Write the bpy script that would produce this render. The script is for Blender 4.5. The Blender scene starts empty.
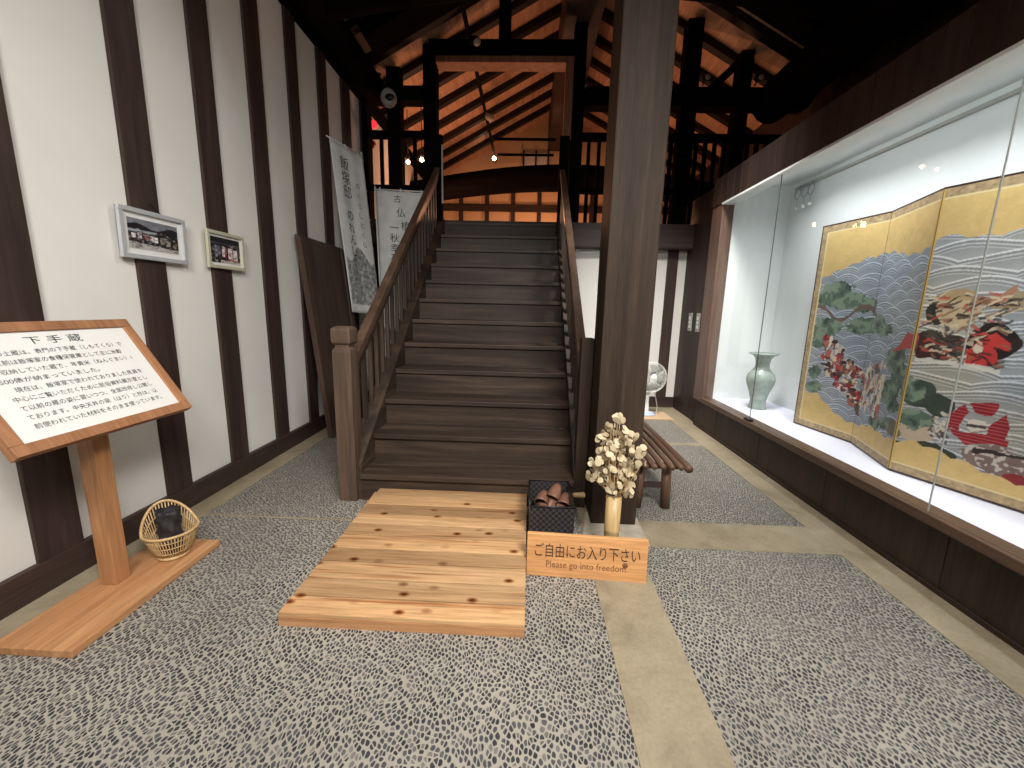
import bpy, bmesh, math, random
import numpy as np
from mathutils import Matrix, Vector, Euler

random.seed(7)
RNG = np.random.default_rng(11)
SC = bpy.context.scene
COL = SC.collection
R = math.radians

# ------------------------------------------------------------------ camera
cam_d = bpy.data.cameras.new('camera')
cam = bpy.data.objects.new('camera', cam_d)
COL.objects.link(cam)
cam_d.sensor_fit = 'HORIZONTAL'
cam_d.sensor_width = 36.0
cam_d.lens = 36.0 * 411.6 / 1024.0
cam_d.clip_start = 0.02
CP, CY, CR = R(10.46), R(-1.84), R(1.40)
_f = Vector((math.sin(CY) * math.cos(CP), math.cos(CY) * math.cos(CP), -math.sin(CP)))
_r = Vector((math.cos(CY), -math.sin(CY), 0))
_u = _r.cross(_f)
_rr = math.cos(CR) * _r + math.sin(CR) * _u
_uu = -math.sin(CR) * _r + math.cos(CR) * _u
cam.matrix_world = Matrix(((_rr.x, _uu.x, -_f.x, 0), (_rr.y, _uu.y, -_f.y, 0), (_rr.z, _uu.z, -_f.z, 1.5), (0, 0, 0, 1)))
SC.camera = cam

# ------------------------------------------------------------------ world, view, room lights
w = bpy.data.worlds.new('world')
SC.world = w
w.use_nodes = True
w.node_tree.nodes['Background'].inputs[0].default_value = (1.0, 0.9, 0.8, 1)
w.node_tree.nodes['Background'].inputs[1].default_value = 0.012
SC.view_settings.view_transform = 'Standard'
SC.view_settings.look = 'None'
SC.view_settings.gamma = 1.0
SC.view_settings.use_curve_mapping = False
SC.view_settings.exposure = -0.4


def lamp(name, kind, loc, power, color, target=None, **kw):
    d = bpy.data.lights.new(name, kind)
    d.energy = power
    d.color = color
    for k, v in kw.items():
        setattr(d, k, v)
    o = bpy.data.objects.new(name, d)
    o.location = loc
    if target is not None:
        o.rotation_euler = (Vector(target) - Vector(loc)).to_track_quat('-Z', 'Y').to_euler()
    COL.objects.link(o)
    return o


# ceiling lights of the front room (above and behind the camera)
lamp('room_light', 'AREA', (1.15, -0.8, 3.7), 112, (1.0, 0.975, 0.94), (0.0, 2.3, 0.4), shape='RECTANGLE', size=1.2, size_y=0.8, spread=R(96))
lamp('room_light', 'AREA', (-0.8, -0.7, 3.5), 76, (1.0, 0.975, 0.94), (-2.3, 1.9, 1.1), shape='RECTANGLE', size=0.8, size_y=0.8, spread=R(130))
lamp('room_light', 'AREA', (0.15, 3.1, 4.1), 7, (1.0, 0.975, 0.94), (-2.45, 2.1, 1.2), shape='RECTANGLE', size=0.4, size_y=0.4, spread=R(84))
lamp('room_light', 'AREA', (0.2, 1.7, 4.1), 10, (1.0, 0.975, 0.94), (-0.1, 2.0, 0), shape='RECTANGLE', size=0.6, size_y=0.6, spread=R(75))
lamp('room_light', 'AREA', (1.5, 3.7, 4.2), 62, (1.0, 0.975, 0.94), (1.5, 5.6, 0.4), shape='RECTANGLE', size=0.5, size_y=0.5, spread=R(72))
# fluorescent strips along the top of the display case, hidden by its header
for yy in (0.8, 2.4, 3.95):
    lamp('case_light', 'AREA', (2.48, yy, 2.94), 21, (0.93, 0.97, 1.0), (2.85, yy, 0.4), shape='RECTANGLE', size=1.5, size_y=0.16, spread=R(125))
# warm lamps of the loft
WARM = (1.0, 0.46, 0.25)
for p, e in (((-1.5, 8.2, 3.1), 60), ((0.3, 9.9, 3.0), 62), ((-0.3, 7.6, 2.95), 54), ((2.2, 8.2, 3.0), 30)):
    lamp('loft_lamp', 'POINT', p, e, WARM, shadow_soft_size=0.12)


# ------------------------------------------------------------------ materials
def lin(c):
    out = []
    for v in c[:3]:
        v = v / 255.0
        out.append(v / 12.92 if v <= 0.04045 else ((v + 0.055) / 1.055) ** 2.4)
    return tuple(out) + (1.0,)


def new_mat(name):
    m = bpy.data.materials.new(name)
    m.use_nodes = True
    nt = m.node_tree
    b = nt.nodes['Principled BSDF']
    return m, nt, b


def N(nt, t, **kw):
    n = nt.nodes.new(t)
    for k, v in kw.items():
        setattr(n, k, v)
    return n


def ramp(nt, fac, stops):
    r = N(nt, 'ShaderNodeValToRGB')
    while len(r.color_ramp.elements) > len(stops):
        r.color_ramp.elements.remove(r.color_ramp.elements[-1])
    while len(r.color_ramp.elements) < len(stops):
        r.color_ramp.elements.new(0.5)
    for e, (p, c) in zip(r.color_ramp.elements, stops):
        e.position = p
        e.color = c
    nt.links.new(fac, r.inputs[0])
    return r.outputs[0]


def mixc(nt, fac, a, b, mode='MIX'):
    m = N(nt, 'ShaderNodeMix', data_type='RGBA', blend_type=mode)
    for sock, v in ((m.inputs[0], fac), (m.inputs[6], a), (m.inputs[7], b)):
        if hasattr(v, 'links'):
            nt.links.new(v, sock)
        else:
            sock.default_value = v
    return m.outputs[2]


def bump(nt, b, h, strength=0.3, dist=0.01):
    n = N(nt, 'ShaderNodeBump')
    n.inputs['Strength'].default_value = strength
    n.inputs['Distance'].default_value = dist
    nt.links.new(h, n.inputs['Height'])
    nt.links.new(n.outputs[0], b.inputs['Normal'])


def coords(nt, scale=(1, 1, 1), rot=(0, 0, 0)):
    t = N(nt, 'ShaderNodeTexCoord')
    m = N(nt, 'ShaderNodeMapping')
    m.inputs['Scale'].default_value = scale
    m.inputs['Rotation'].default_value = rot
    nt.links.new(t.outputs['Object'], m.inputs['Vector'])
    return m.outputs[0]


def noise(nt, vec, scale, detail=4, rough=0.55, dist=0.0):
    n = N(nt, 'ShaderNodeTexNoise')
    n.inputs['Scale'].default_value = scale
    n.inputs['Detail'].default_value = detail
    n.inputs['Roughness'].default_value = rough
    n.inputs['Distortion'].default_value = dist
    if vec is not None:
        nt.links.new(vec, n.inputs['Vector'])
    return n.outputs[0]


def wood(name, dark, mid, light, axis='x', rough=0.55, fine=60, knots=False, spec=0.35, vary=(0.9, 1.08), tone=False):
    """grain runs along the given axis"""
    m, nt, b = new_mat(name)
    st = {'x': (0.06, 1, 1), 'y': (1, 0.06, 1), 'z': (1, 1, 0.06)}[axis]
    v = coords(nt, st)
    n1 = noise(nt, v, 9, 5, 0.6, 0.6)
    n2 = noise(nt, v, fine, 3, 0.6)
    c = ramp(nt, n1, [(0.25, lin(dark)), (0.5, lin(mid)), (0.78, lin(light))])
    c2 = ramp(nt, n2, [(0.3, (0.72, 0.72, 0.72, 1)), (0.7, (1.12, 1.12, 1.12, 1))])
    c = mixc(nt, 1.0, c, c2, 'MULTIPLY')
    oi = N(nt, 'ShaderNodeNewGeometry')
    rr = ramp(nt, oi.outputs['Random Per Island'], [(0, (vary[0],) * 3 + (1,)), (1, (vary[1], vary[1] * 0.985, vary[1] * 0.97, 1))])
    c = mixc(nt, 1.0, c, rr, 'MULTIPLY')
    if tone:
        ta = N(nt, 'ShaderNodeVertexColor', layer_name='Tone')
        c = mixc(nt, 1.0, c, ta.outputs[0], 'MULTIPLY')
    if knots:
        kv = coords(nt, (0.6, 1, 0))
        vo = N(nt, 'ShaderNodeTexVoronoi', voronoi_dimensions='2D')
        vo.inputs['Scale'].default_value = 9.5
        nt.links.new(kv, vo.inputs['Vector'])
        k = ramp(nt, vo.outputs['Distance'], [(0.05, lin((112, 74, 46))), (0.11, lin((188, 150, 112))), (0.2, (1, 1, 1, 1))])
        sp = N(nt, 'ShaderNodeSeparateColor')
        nt.links.new(vo.outputs['Color'], sp.inputs[0])
        pick = ramp(nt, sp.outputs[0], [(0.50, (0, 0, 0, 1)), (0.80, (1, 1, 1, 1))])
        c = mixc(nt, pick, c, mixc(nt, 1.0, c, k, 'MULTIPLY'))
        st2 = noise(nt, coords(nt, (0.035, 1, 1)), 16, 3, 0.7, 0.3)
        c = mixc(nt, 1.0, c, ramp(nt, st2, [(0.30, lin((190, 150, 120))), (0.42, (1, 1, 1, 1))]), 'MULTIPLY')
    nt.links.new(c, b.inputs['Base Color'])
    b.inputs['Roughness'].default_value = rough
    b.inputs['Specular IOR Level'].default_value = spec
    bump(nt, b, n2, 0.15, 0.003)
    return m


def plain(name, col, rough=0.5, metal=0.0, var=0.06, scale=25, spec=0.5):
    m, nt, b = new_mat(name)
    n = noise(nt, coords(nt), scale, 4)
    l = lin(col)
    lo = tuple(max(0, x * (1 - var)) for x in l[:3]) + (1,)
    hi = tuple(min(1, x * (1 + var)) for x in l[:3]) + (1,)
    nt.links.new(ramp(nt, n, [(0.3, lo), (0.7, hi)]), b.inputs['Base Color'])
    b.inputs['Roughness'].default_value = rough
    b.inputs['Metallic'].default_value = metal
    b.inputs['Specular IOR Level'].default_value = spec
    return m


def emit(name, col, strength):
    m, nt, b = new_mat(name)
    b.inputs['Base Color'].default_value = col
    b.inputs['Emission Color'].default_value = col
    b.inputs['Emission Strength'].default_value = strength
    return m


DK = ((40, 29, 26), (58, 44, 39), (74, 58, 51))
ST = ((38, 29, 23), (60, 48, 39), (94, 76, 62))
PL = ((38, 29, 24), (53, 42, 34), (72, 58, 47))
M = {}
for ax in 'xyz':
    M['dark_' + ax] = wood('dark_stained_wood_' + ax, *DK, axis=ax)
    M['stair_' + ax] = wood('stair_wood_' + ax, *ST, axis=ax, rough=0.5)
M['pillar'] = wood('pillar_wood', *PL, axis='z', rough=0.6, fine=80, spec=0.15)
M['newel'] = wood('newel_wood', (62, 49, 40), (84, 67, 55), (106, 86, 71), 'z')
M['handrail'] = wood('handrail_wood', (64, 48, 39), (88, 68, 55), (112, 88, 72), 'y', rough=0.4)
M['black_z'] = wood('blackened_wood_z', (12, 9, 9), (16, 13, 12), (22, 18, 17), 'z', rough=0.95, spec=0.03)
M['black_x'] = wood('blackened_wood_x', (12, 9, 9), (16, 13, 12), (22, 18, 17), 'x', rough=0.95, spec=0.03)
M['black_y'] = wood('blackened_wood_y', (12, 9, 9), (16, 13, 12), (22, 18, 17), 'y', rough=0.95, spec=0.03)
M['rafter'] = wood('rafter_wood', (24, 17, 15), (34, 25, 21), (48, 36, 30), 'x')
M['roof'] = wood('roof_board_wood', (190, 140, 108), (214, 166, 132), (230, 186, 152), 'y', rough=0.7)
M['lining'] = wood('lining_wood', (120, 80, 56), (146, 100, 72), (170, 120, 90), 'z')
M['pine'] = wood('pine_plank', (162, 124, 86), (188, 149, 107), (206, 169, 127), 'x', rough=0.5, fine=70, knots=True, tone=True)
M['pine_face'] = wood('pine_edge', (164, 116, 78), (182, 134, 92), (198, 150, 108), 'x', rough=0.5)
M['cedar_y'] = wood('cedar_y', (158, 110, 72), (178, 129, 87), (194, 148, 104), 'y', rough=0.5)
M['cedar_z'] = wood('cedar_z', (152, 104, 68), (172, 123, 83), (188, 140, 98), 'z', rough=0.5)
M['cedar_frame'] = wood('cedar_frame', (138, 94, 62), (158, 110, 76), (176, 128, 90), 'y', rough=0.5)
M['notice'] = wood('notice_wood', (180, 128, 80), (202, 148, 96), (216, 166, 114), 'x', rough=0.5)
M['bench'] = wood('bench_wood', (70, 50, 38), (98, 72, 56), (128, 98, 78), 'y', rough=0.45)
M['bench_z'] = wood('bench_leg_wood', (66, 47, 36), (92, 68, 52), (118, 90, 70), 'z', rough=0.45)
M['case_frame'] = wood('case_frame_wood', (88, 68, 58), (108, 84, 72), (126, 100, 86), 'z', rough=0.45)
M['case_sill'] = wood('case_sill_wood', (76, 58, 46), (94, 72, 58), (112, 88, 72), 'y', rough=0.4)
M['case_base'] = wood('case_base_wood', (44, 33, 27), (58, 45, 37), (74, 58, 48), 'z', rough=0.5)
M['header'] = wood('header_wood', (34, 27, 25), (48, 38, 35), (62, 50, 46), 'z', rough=0.4)
M['door'] = wood('board_wood', (52, 38, 32), (74, 56, 46), (92, 72, 60), 'z', rough=0.55)
M['bamboo'] = wood('bamboo_skin', (160, 132, 88), (182, 154, 106), (200, 174, 128), 'z', rough=0.4)
M['wicker'] = wood('split_bamboo', (172, 138, 92), (196, 162, 114), (214, 184, 140), 'z', rough=0.5)
M['slipper'] = wood('brown_leather', (84, 56, 44), (116, 80, 64), (150, 112, 94), 'y', rough=0.5)
M['cardboard'] = plain('cardboard', (188, 160, 126), 0.8)
M['matt_black'] = plain('matt_black', (24, 21, 20), 0.9, spec=0.05)
M['white_plastic'] = plain('white_plastic', (226, 226, 222), 0.35, var=0.02)
M['grey_plastic'] = plain('grey_plastic', (168, 166, 160), 0.45, var=0.03)
M['blue_plastic'] = plain('pale_blue_plastic', (176, 190, 220), 0.4, var=0.02)
M['black_plastic'] = plain('black_plastic', (22, 22, 24), 0.4)
M['black_cloth'] = plain('black_cloth', (40, 37, 38), 0.6, var=0.4, scale=40)
M['paper'] = plain('white_paper', (218, 216, 211), 0.7, var=0.02)
M['case_white'] = plain('case_white_paint', (226, 229, 228), 0.7, var=0.012, scale=4)
M['case_cloth'] = plain('case_white_cloth', (226, 224, 236), 0.85, var=0.02, scale=120)
M['silver'] = plain('brushed_silver', (200, 201, 202), 0.35, metal=0.35, var=0.03)
M['gold_frame'] = plain('champagne_frame', (204, 202, 176), 0.4, metal=0.3, var=0.03)
M['steel'] = plain('steel_wire', (170, 172, 176), 0.35, metal=0.9)
M['ink'] = plain('black_ink', (16, 15, 16), 0.6)
M['ink_soft'] = plain('grey_ink', (86, 84, 84), 0.7)
M['brown_ink'] = plain('brown_ink', (58, 36, 22), 0.6)
M['light_ink'] = plain('light_brown_ink', (120, 78, 46), 0.6)
M['flower'] = plain('dried_petal', (186, 170, 138), 0.7, var=0.1, scale=12)
M['stem'] = plain('dried_stem', (164, 132, 88), 0.7)
M['stone'] = plain('base_stone', (160, 150, 134), 0.85, var=0.25, scale=9)
M['red_lamp'] = emit('red_lamp_glass', (1.0, 0.03, 0.05, 1), 1.6)
M['bulb'] = emit('lit_bulb', (1.0, 0.72, 0.45, 1), 40)
M['flare_red'] = emit('red_flare_glow', (1.0, 0.40, 0.28, 1), 25)
M['lamp_paper'] = plain('beige_lamp_shade', (200, 176, 150), 0.6)
M['lacquer'] = plain('dark_lacquer', (66, 46, 40), 0.35)
M['cord'] = plain('grey_cord', (190, 184, 176), 0.5)


def plaster_mat(name, col):
    m, nt, b = new_mat(name)
    v = coords(nt)
    n = noise(nt, v, 2.2, 4)
    n2 = noise(nt, v, 130, 3)
    l = lin(col)
    nt.links.new(ramp(nt, n, [(0.3, tuple(x * 0.94 for x in l[:3]) + (1,)), (0.7, l)]), b.inputs['Base Color'])
    b.inputs['Roughness'].default_value = 0.9
    b.inputs['Specular IOR Level'].default_value = 0.15
    bump(nt, b, n2, 0.12, 0.004)
    return m


M['plaster'] = plaster_mat('white_plaster', (224, 220, 213))
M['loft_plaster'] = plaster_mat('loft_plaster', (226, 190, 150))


def concrete_mat():
    m, nt, b = new_mat('concrete_strip')
    v = coords(nt)
    n = noise(nt, v, 3.5, 6, 0.65, 0.4)
    n2 = noise(nt, v, 60, 4)
    c = ramp(nt, n, [(0.28, lin((122, 110, 88))), (0.5, lin((144, 131, 107))), (0.75, lin((158, 146, 122)))])
    c2 = ramp(nt, n2, [(0.3, (0.88, 0.88, 0.88, 1)), (0.7, (1.05, 1.05, 1.05, 1))])
    nt.links.new(mixc(nt, 1.0, c, c2, 'MULTIPLY'), b.inputs['Base Color'])
    b.inputs['Roughness'].default_value = 0.7
    bump(nt, b, n2, 0.2, 0.003)
    return m


def pebble_mat():
    m, nt, b = new_mat('pebble_floor')
    v = coords(nt, (1.0, 1.0, 0.0))
    # slow swirl so that the pebbles lie in changing directions
    w1 = N(nt, 'ShaderNodeTexNoise')
    w1.inputs['Scale'].default_value = 3.0
    nt.links.new(v, w1.inputs['Vector'])
    add = N(nt, 'ShaderNodeVectorMath', operation='MULTIPLY_ADD')
    nt.links.new(w1.outputs['Color'], add.inputs[0])
    add.inputs[1].default_value = (0.10, 0.10, 0)
    nt.links.new(v, add.inputs[2])
    mp = N(nt, 'ShaderNodeMapping')
    mp.inputs['Rotation'].default_value = (0, 0, 0.5)
    mp.inputs['Scale'].default_value = (1.22, 0.82, 0)
    nt.links.new(add.outputs[0], mp.inputs['Vector'])
    kw = {'Scale': 50.0, 'Randomness': 0.8}
    ve = N(nt, 'ShaderNodeTexVoronoi', voronoi_dimensions='2D', feature='DISTANCE_TO_EDGE')
    vc = N(nt, 'ShaderNodeTexVoronoi', voronoi_dimensions='2D', feature='F1')
    for q in (ve, vc):
        nt.links.new(mp.outputs[0], q.inputs['Vector'])
        for k, val in kw.items():
            q.inputs[k].default_value = val
    sep = N(nt, 'ShaderNodeSeparateColor')
    nt.links.new(vc.outputs['Color'], sep.inputs[0])
    stone = ramp(nt, sep.outputs[0], [(0.0, lin((38, 38, 42))), (0.45, lin((56, 56, 60))), (0.8, lin((76, 75, 77))), (1.0, lin((112, 107, 102)))])
    big = noise(nt, v, 1.3, 3)
    mortar = ramp(nt, big, [(0.3, lin((138, 132, 120))), (0.7, lin((157, 151, 138)))])
    # per-cell joint width: some stones small, some large
    sub = N(nt, 'ShaderNodeMath', operation='MULTIPLY_ADD')
    nt.links.new(sep.outputs[1], sub.inputs[0])
    sub.inputs[1].default_value = -0.08
    nt.links.new(ve.outputs['Distance'], sub.inputs[2])
    m1 = ramp(nt, sub.outputs[0], [(0.04, (0, 0, 0, 1)), (0.12, (1, 1, 1, 1))])
    m2 = ramp(nt, vc.outputs['Distance'], [(0.39, (1, 1, 1, 1)), (0.52, (0, 0, 0, 1))])
    mask = mixc(nt, 1.0, m1, m2, 'MULTIPLY')
    nt.links.new(mixc(nt, mask, mortar, stone), b.inputs['Base Color'])
    b.inputs['Roughness'].default_value = 0.5
    bump(nt, b, mask, 0.35, 0.004)
    return m


M['concrete'] = concrete_mat()
M['pebble'] = pebble_mat()


def weave_mat():
    m, nt, b = new_mat('black_weave')
    ch = N(nt, 'ShaderNodeTexChecker')
    ch.inputs['Scale'].default_value = 52
    ch.inputs['Color1'].default_value = lin((58, 54, 54))
    ch.inputs['Color2'].default_value = lin((30, 28, 30))
    nt.links.new(coords(nt, (1, 1, 1), (0, R(0), 0)), ch.inputs['Vector'])
    nt.links.new(ch.outputs['Color'], b.inputs['Base Color'])
    b.inputs['Roughness'].default_value = 0.45
    bump(nt, b, ch.outputs['Fac'], 0.5, 0.002)
    return m


M['weave'] = weave_mat()


def celadon_mat():
    m, nt, b = new_mat('celadon_glaze')
    n = noise(nt, coords(nt), 14, 5)
    nt.links.new(ramp(nt, n, [(0.3, lin((140, 154, 144))), (0.7, lin((170, 182, 172)))]), b.inputs['Base Color'])
    b.inputs['Roughness'].default_value = 0.22
    return m


M['celadon'] = celadon_mat()


def glass_mat():
    m = bpy.data.materials.new('clear_glass')
    m.use_nodes = True
    nt = m.node_tree
    nt.nodes.clear()
    o = N(nt, 'ShaderNodeOutputMaterial')
    t = N(nt, 'ShaderNodeBsdfTransparent')
    t.inputs[0].default_value = (0.97, 0.98, 0.975, 1)
    g = N(nt, 'ShaderNodeBsdfGlossy')
    g.inputs['Roughness'].default_value = 0.01
    lw = N(nt, 'ShaderNodeLayerWeight')
    pw = N(nt, 'ShaderNodeMath', operation='POWER')
    nt.links.new(lw.outputs['Facing'], pw.inputs[0])
    pw.inputs[1].default_value = 4.0
    fr = N(nt, 'ShaderNodeMath', operation='MULTIPLY_ADD')
    nt.links.new(pw.outputs[0], fr.inputs[0])
    fr.inputs[1].default_value = 0.30
    fr.inputs[2].default_value = 0.012
    mx = N(nt, 'ShaderNodeMixShader')
    nt.links.new(fr.outputs[0], mx.inputs[0])
    nt.links.new(t.outputs[0], mx.inputs[1])
    nt.links.new(g.outputs[0], mx.inputs[2])
    nt.links.new(mx.outputs[0], o.inputs[0])
    return m


M['glass'] = glass_mat()
M['glass_edge'] = plain('glass_edge', (70, 84, 80), 0.3)
M['gap'] = plain('dark_void', (14, 10, 10), 0.9)


def cloth_mat():
    m, nt, b = new_mat('banner_cloth')
    n = noise(nt, coords(nt), 6, 4)
    nt.links.new(ramp(nt, n, [(0.3, lin((200, 200, 198))), (0.7, lin((222, 222, 220)))]), b.inputs['Base Color'])
    b.inputs['Roughness'].default_value = 0.9
    b.inputs['Subsurface Weight'].default_value = 0.0
    return m


M['cloth'] = cloth_mat()


def print_mat():
    m, nt, b = new_mat('grey_ink_print')
    n = noise(nt, coords(nt, (1, 1, 1)), 22, 6, 0.7)
    nt.links.new(ramp(nt, n, [(0.35, lin((96, 96, 96))), (0.5, lin((140, 140, 138))), (0.66, lin((196, 196, 194)))]), b.inputs['Base Color'])
    b.inputs['Roughness'].default_value = 0.9
    return m


M['print'] = print_mat()


def attr_mat(name, rough=0.7, spec=0.3):
    m, nt, b = new_mat(name)
    a = N(nt, 'ShaderNodeVertexColor', layer_name='Col')
    nt.links.new(a.outputs[0], b.inputs['Base Color'])
    b.inputs['Roughness'].default_value = rough
    b.inputs['Specular IOR Level'].default_value = spec
    return m


M['painting'] = attr_mat('painted_gold_leaf', 0.6)
M['photo'] = attr_mat('photo_print', 0.35)


# ------------------------------------------------------------------ mesh building helpers
class MB:
    def __init__(self):
        self.bm = bmesh.new()

    def _add(self, verts, faces, smooth=False):
        vs = [self.bm.verts.new(v) for v in verts]
        fs = []
        for f in faces:
            try:
                face = self.bm.faces.new([vs[i] for i in f])
                face.smooth = smooth
                fs.append(face)
            except ValueError:
                pass
        return vs, fs

    def hexa(self, p, bev=0.0):
        """eight corners: bottom ring 0-3, top ring 4-7"""
        vs, fs = self._add(p, [(0, 3, 2, 1), (4, 5, 6, 7), (0, 1, 5, 4), (1, 2, 6, 5), (2, 3, 7, 6), (3, 0, 4, 7)])
        if bev > 0:
            es = {e for f in fs for e in f.edges}
            bmesh.ops.bevel(self.bm, geom=list(es), offset=bev, segments=2, affect='EDGES', profile=0.6)
        return self

    def box(self, x0, x1, y0, y1, z0, z1, bev=0.0):
        return self.hexa([(x0, y0, z0), (x1, y0, z0), (x1, y1, z0), (x0, y1, z0),
                          (x0, y0, z1), (x1, y0, z1), (x1, y1, z1), (x0, y1, z1)], bev)

    def obox(self, c, size, rot=(0, 0, 0), bev=0.0):
        m = Matrix.Translation(c) @ Euler(rot).to_matrix().to_4x4()
        a, b, d = (s / 2 for s in size)
        pts = [m @ Vector(p) for p in ((-a, -b, -d), (a, -b, -d), (a, b, -d), (-a, b, -d), (-a, -b, d), (a, -b, d), (a, b, d), (-a, b, d))]
        return self.hexa(pts, bev)

    def bar(self, p0, p1, wd, ht, up=(0, 0, 1), bev=0.0):
        """rectangular bar from p0 to p1"""
        p0, p1 = Vector(p0), Vector(p1)
        d = (p1 - p0).normalized()
        s = d.cross(Vector(up)).normalized()
        u = s.cross(d)
        pts = []
        for p in (p0, p1):
            pts.append([p + s * wd / 2 * a + u * ht / 2 * b for a, b in ((-1, -1), (1, -1), (1, 1), (-1, 1))])
        return self.hexa(pts[0] + pts[1], bev)

    def tube(self, pts, rad, n=10, cap=True, smooth=True):
        pts = [Vector(p) for p in pts]
        if not hasattr(rad, '__len__'):
            rad = [rad] * len(pts)
        rings = []
        t0 = (pts[1] - pts[0]).normalized()
        ref = Vector((0, 0, 1)) if abs(t0.z) < 0.9 else Vector((1, 0, 0))
        s = t0.cross(ref).normalized()
        for i, p in enumerate(pts):
            t = (pts[min(i + 1, len(pts) - 1)] - pts[max(i - 1, 0)]).normalized()
            s = (s - t * s.dot(t)).normalized()
            u = t.cross(s)
            rings.append([p + (s * math.cos(2 * math.pi * k / n) + u * math.sin(2 * math.pi * k / n)) * rad[i] for k in range(n)])
        verts = [v for r in rings for v in r]
        faces = []
        for i in range(len(pts) - 1):
            for k in range(n):
                a, b = i * n + k, i * n + (k + 1) % n
                faces.append((a, b, b + n, a + n))
        if cap:
            faces.append(tuple(range(n))[::-1])
            faces.append(tuple((len(pts) - 1) * n + k for k in range(n)))
        self._add(verts, faces, smooth)
        return self

    def lathe(self, prof, c=(0, 0, 0), n=32, smooth=True, mat=None):
        c = Vector(c)
        mt = mat or Matrix()
        verts = []
        for r, z in prof:
            for k in range(n):
                a = 2 * math.pi * k / n
                verts.append(c + (mt @ Vector((r * math.cos(a), r * math.sin(a), z))))
        faces = []
        for i in range(len(prof) - 1):
            for k in range(n):
                a, b = i * n + k, i * n + (k + 1) % n
                faces.append((a, b, b + n, a + n))
        self._add(verts, faces, smooth)
        return self

    def ball(self, c, r, n=12, sq=(1, 1, 1), rot=(0, 0, 0)):
        m = Euler(rot).to_matrix()
        prof = [(math.sin(math.pi * i / n), -math.cos(math.pi * i / n)) for i in range(n + 1)]
        prof = [(max(a, 1e-4), b) for a, b in prof]
        mt = Matrix.Identity(3)
        mt = m @ Matrix.Diagonal(Vector((r * sq[0], r * sq[1], r * sq[2])))
        return self.lathe(prof, c, n * 2, True, mt.to_4x4())

    def quad(self, a, b, c, d):
        self._add([a, b, c, d], [(0, 1, 2, 3)])
        return self


def tag(o, label=None, cat=None, group=None, kind=None):
    if label:
        o['label'] = label
    if cat:
        o['category'] = cat
    if group:
        o['group'] = group
    if kind:
        o['kind'] = kind
    return o


def build(name, mb, mat, parent=None, local=False, recalc=True):
    if recalc:
        bmesh.ops.recalc_face_normals(mb.bm, faces=mb.bm.faces)
    me = bpy.data.meshes.new(name)
    mb.bm.to_mesh(me)
    mb.bm.free()
    me.materials.append(mat)
    o = bpy.data.objects.new(name, me)
    COL.objects.link(o)
    if parent is not None:
        o.parent = parent
        if not local:
            off = Vector((0, 0, 0))
            p = parent
            while p is not None:
                off += p.location
                p = p.parent
            me.transform(Matrix.Translation(-off))
    return o


def thing(name, label, cat, loc, rot=(0, 0, 0), group=None):
    o = bpy.data.objects.new(name, None)
    o.empty_display_size = 0.1
    COL.objects.link(o)
    o.location = loc
    o.rotation_euler = rot
    return tag(o, label, cat, group)


def struct(name, mb, mat, parent=None):
    o = build(name, mb, mat, parent)
    if parent is None:
        o['kind'] = 'structure'
    return o


def single(name, mb, mat, label, cat, group=None, base=None):
    """a thing that is one mesh; its origin is moved to base"""
    o = build(name, mb, mat)
    if base is not None:
        o.data.transform(Matrix.Translation(-Vector(base)))
        o.location = base
    return tag(o, label, cat, group)


def text_part(name, body, size, mat, parent, mtx, align='LEFT', spacing=1.0, line=1.0, extrude=0.0006, xscale=1.0, shear=0.0, bold=0.0):
    cu = bpy.data.curves.new(name, 'FONT')
    cu.body = body
    cu.size = size
    cu.align_x = align
    cu.space_character = spacing
    cu.space_line = line
    cu.extrude = extrude
    cu.offset = bold
    cu.shear = shear
    cu.resolution_u = 3
    t = bpy.data.objects.new(name, cu)
    COL.objects.link(t)
    dg = bpy.context.evaluated_depsgraph_get()
    dg.update()
    me = bpy.data.meshes.new_from_object(t.evaluated_get(dg))
    bpy.data.objects.remove(t)
    me.name = name
    me.materials.clear()
    me.materials.append(mat)
    me.transform(Matrix.Diagonal((xscale, 1, 1, 1)))
    o = bpy.data.objects.new(name, me)
    COL.objects.link(o)
    o.parent = parent
    o.matrix_local = mtx
    return o


def frame_mtx(o, xa, ya):
    xa, ya = Vector(xa).normalized(), Vector(ya).normalized()
    za = xa.cross(ya)
    return Matrix(((xa.x, ya.x, za.x, o[0]), (xa.y, ya.y, za.y, o[1]), (xa.z, ya.z, za.z, o[2]), (0, 0, 0, 1)))


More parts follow.
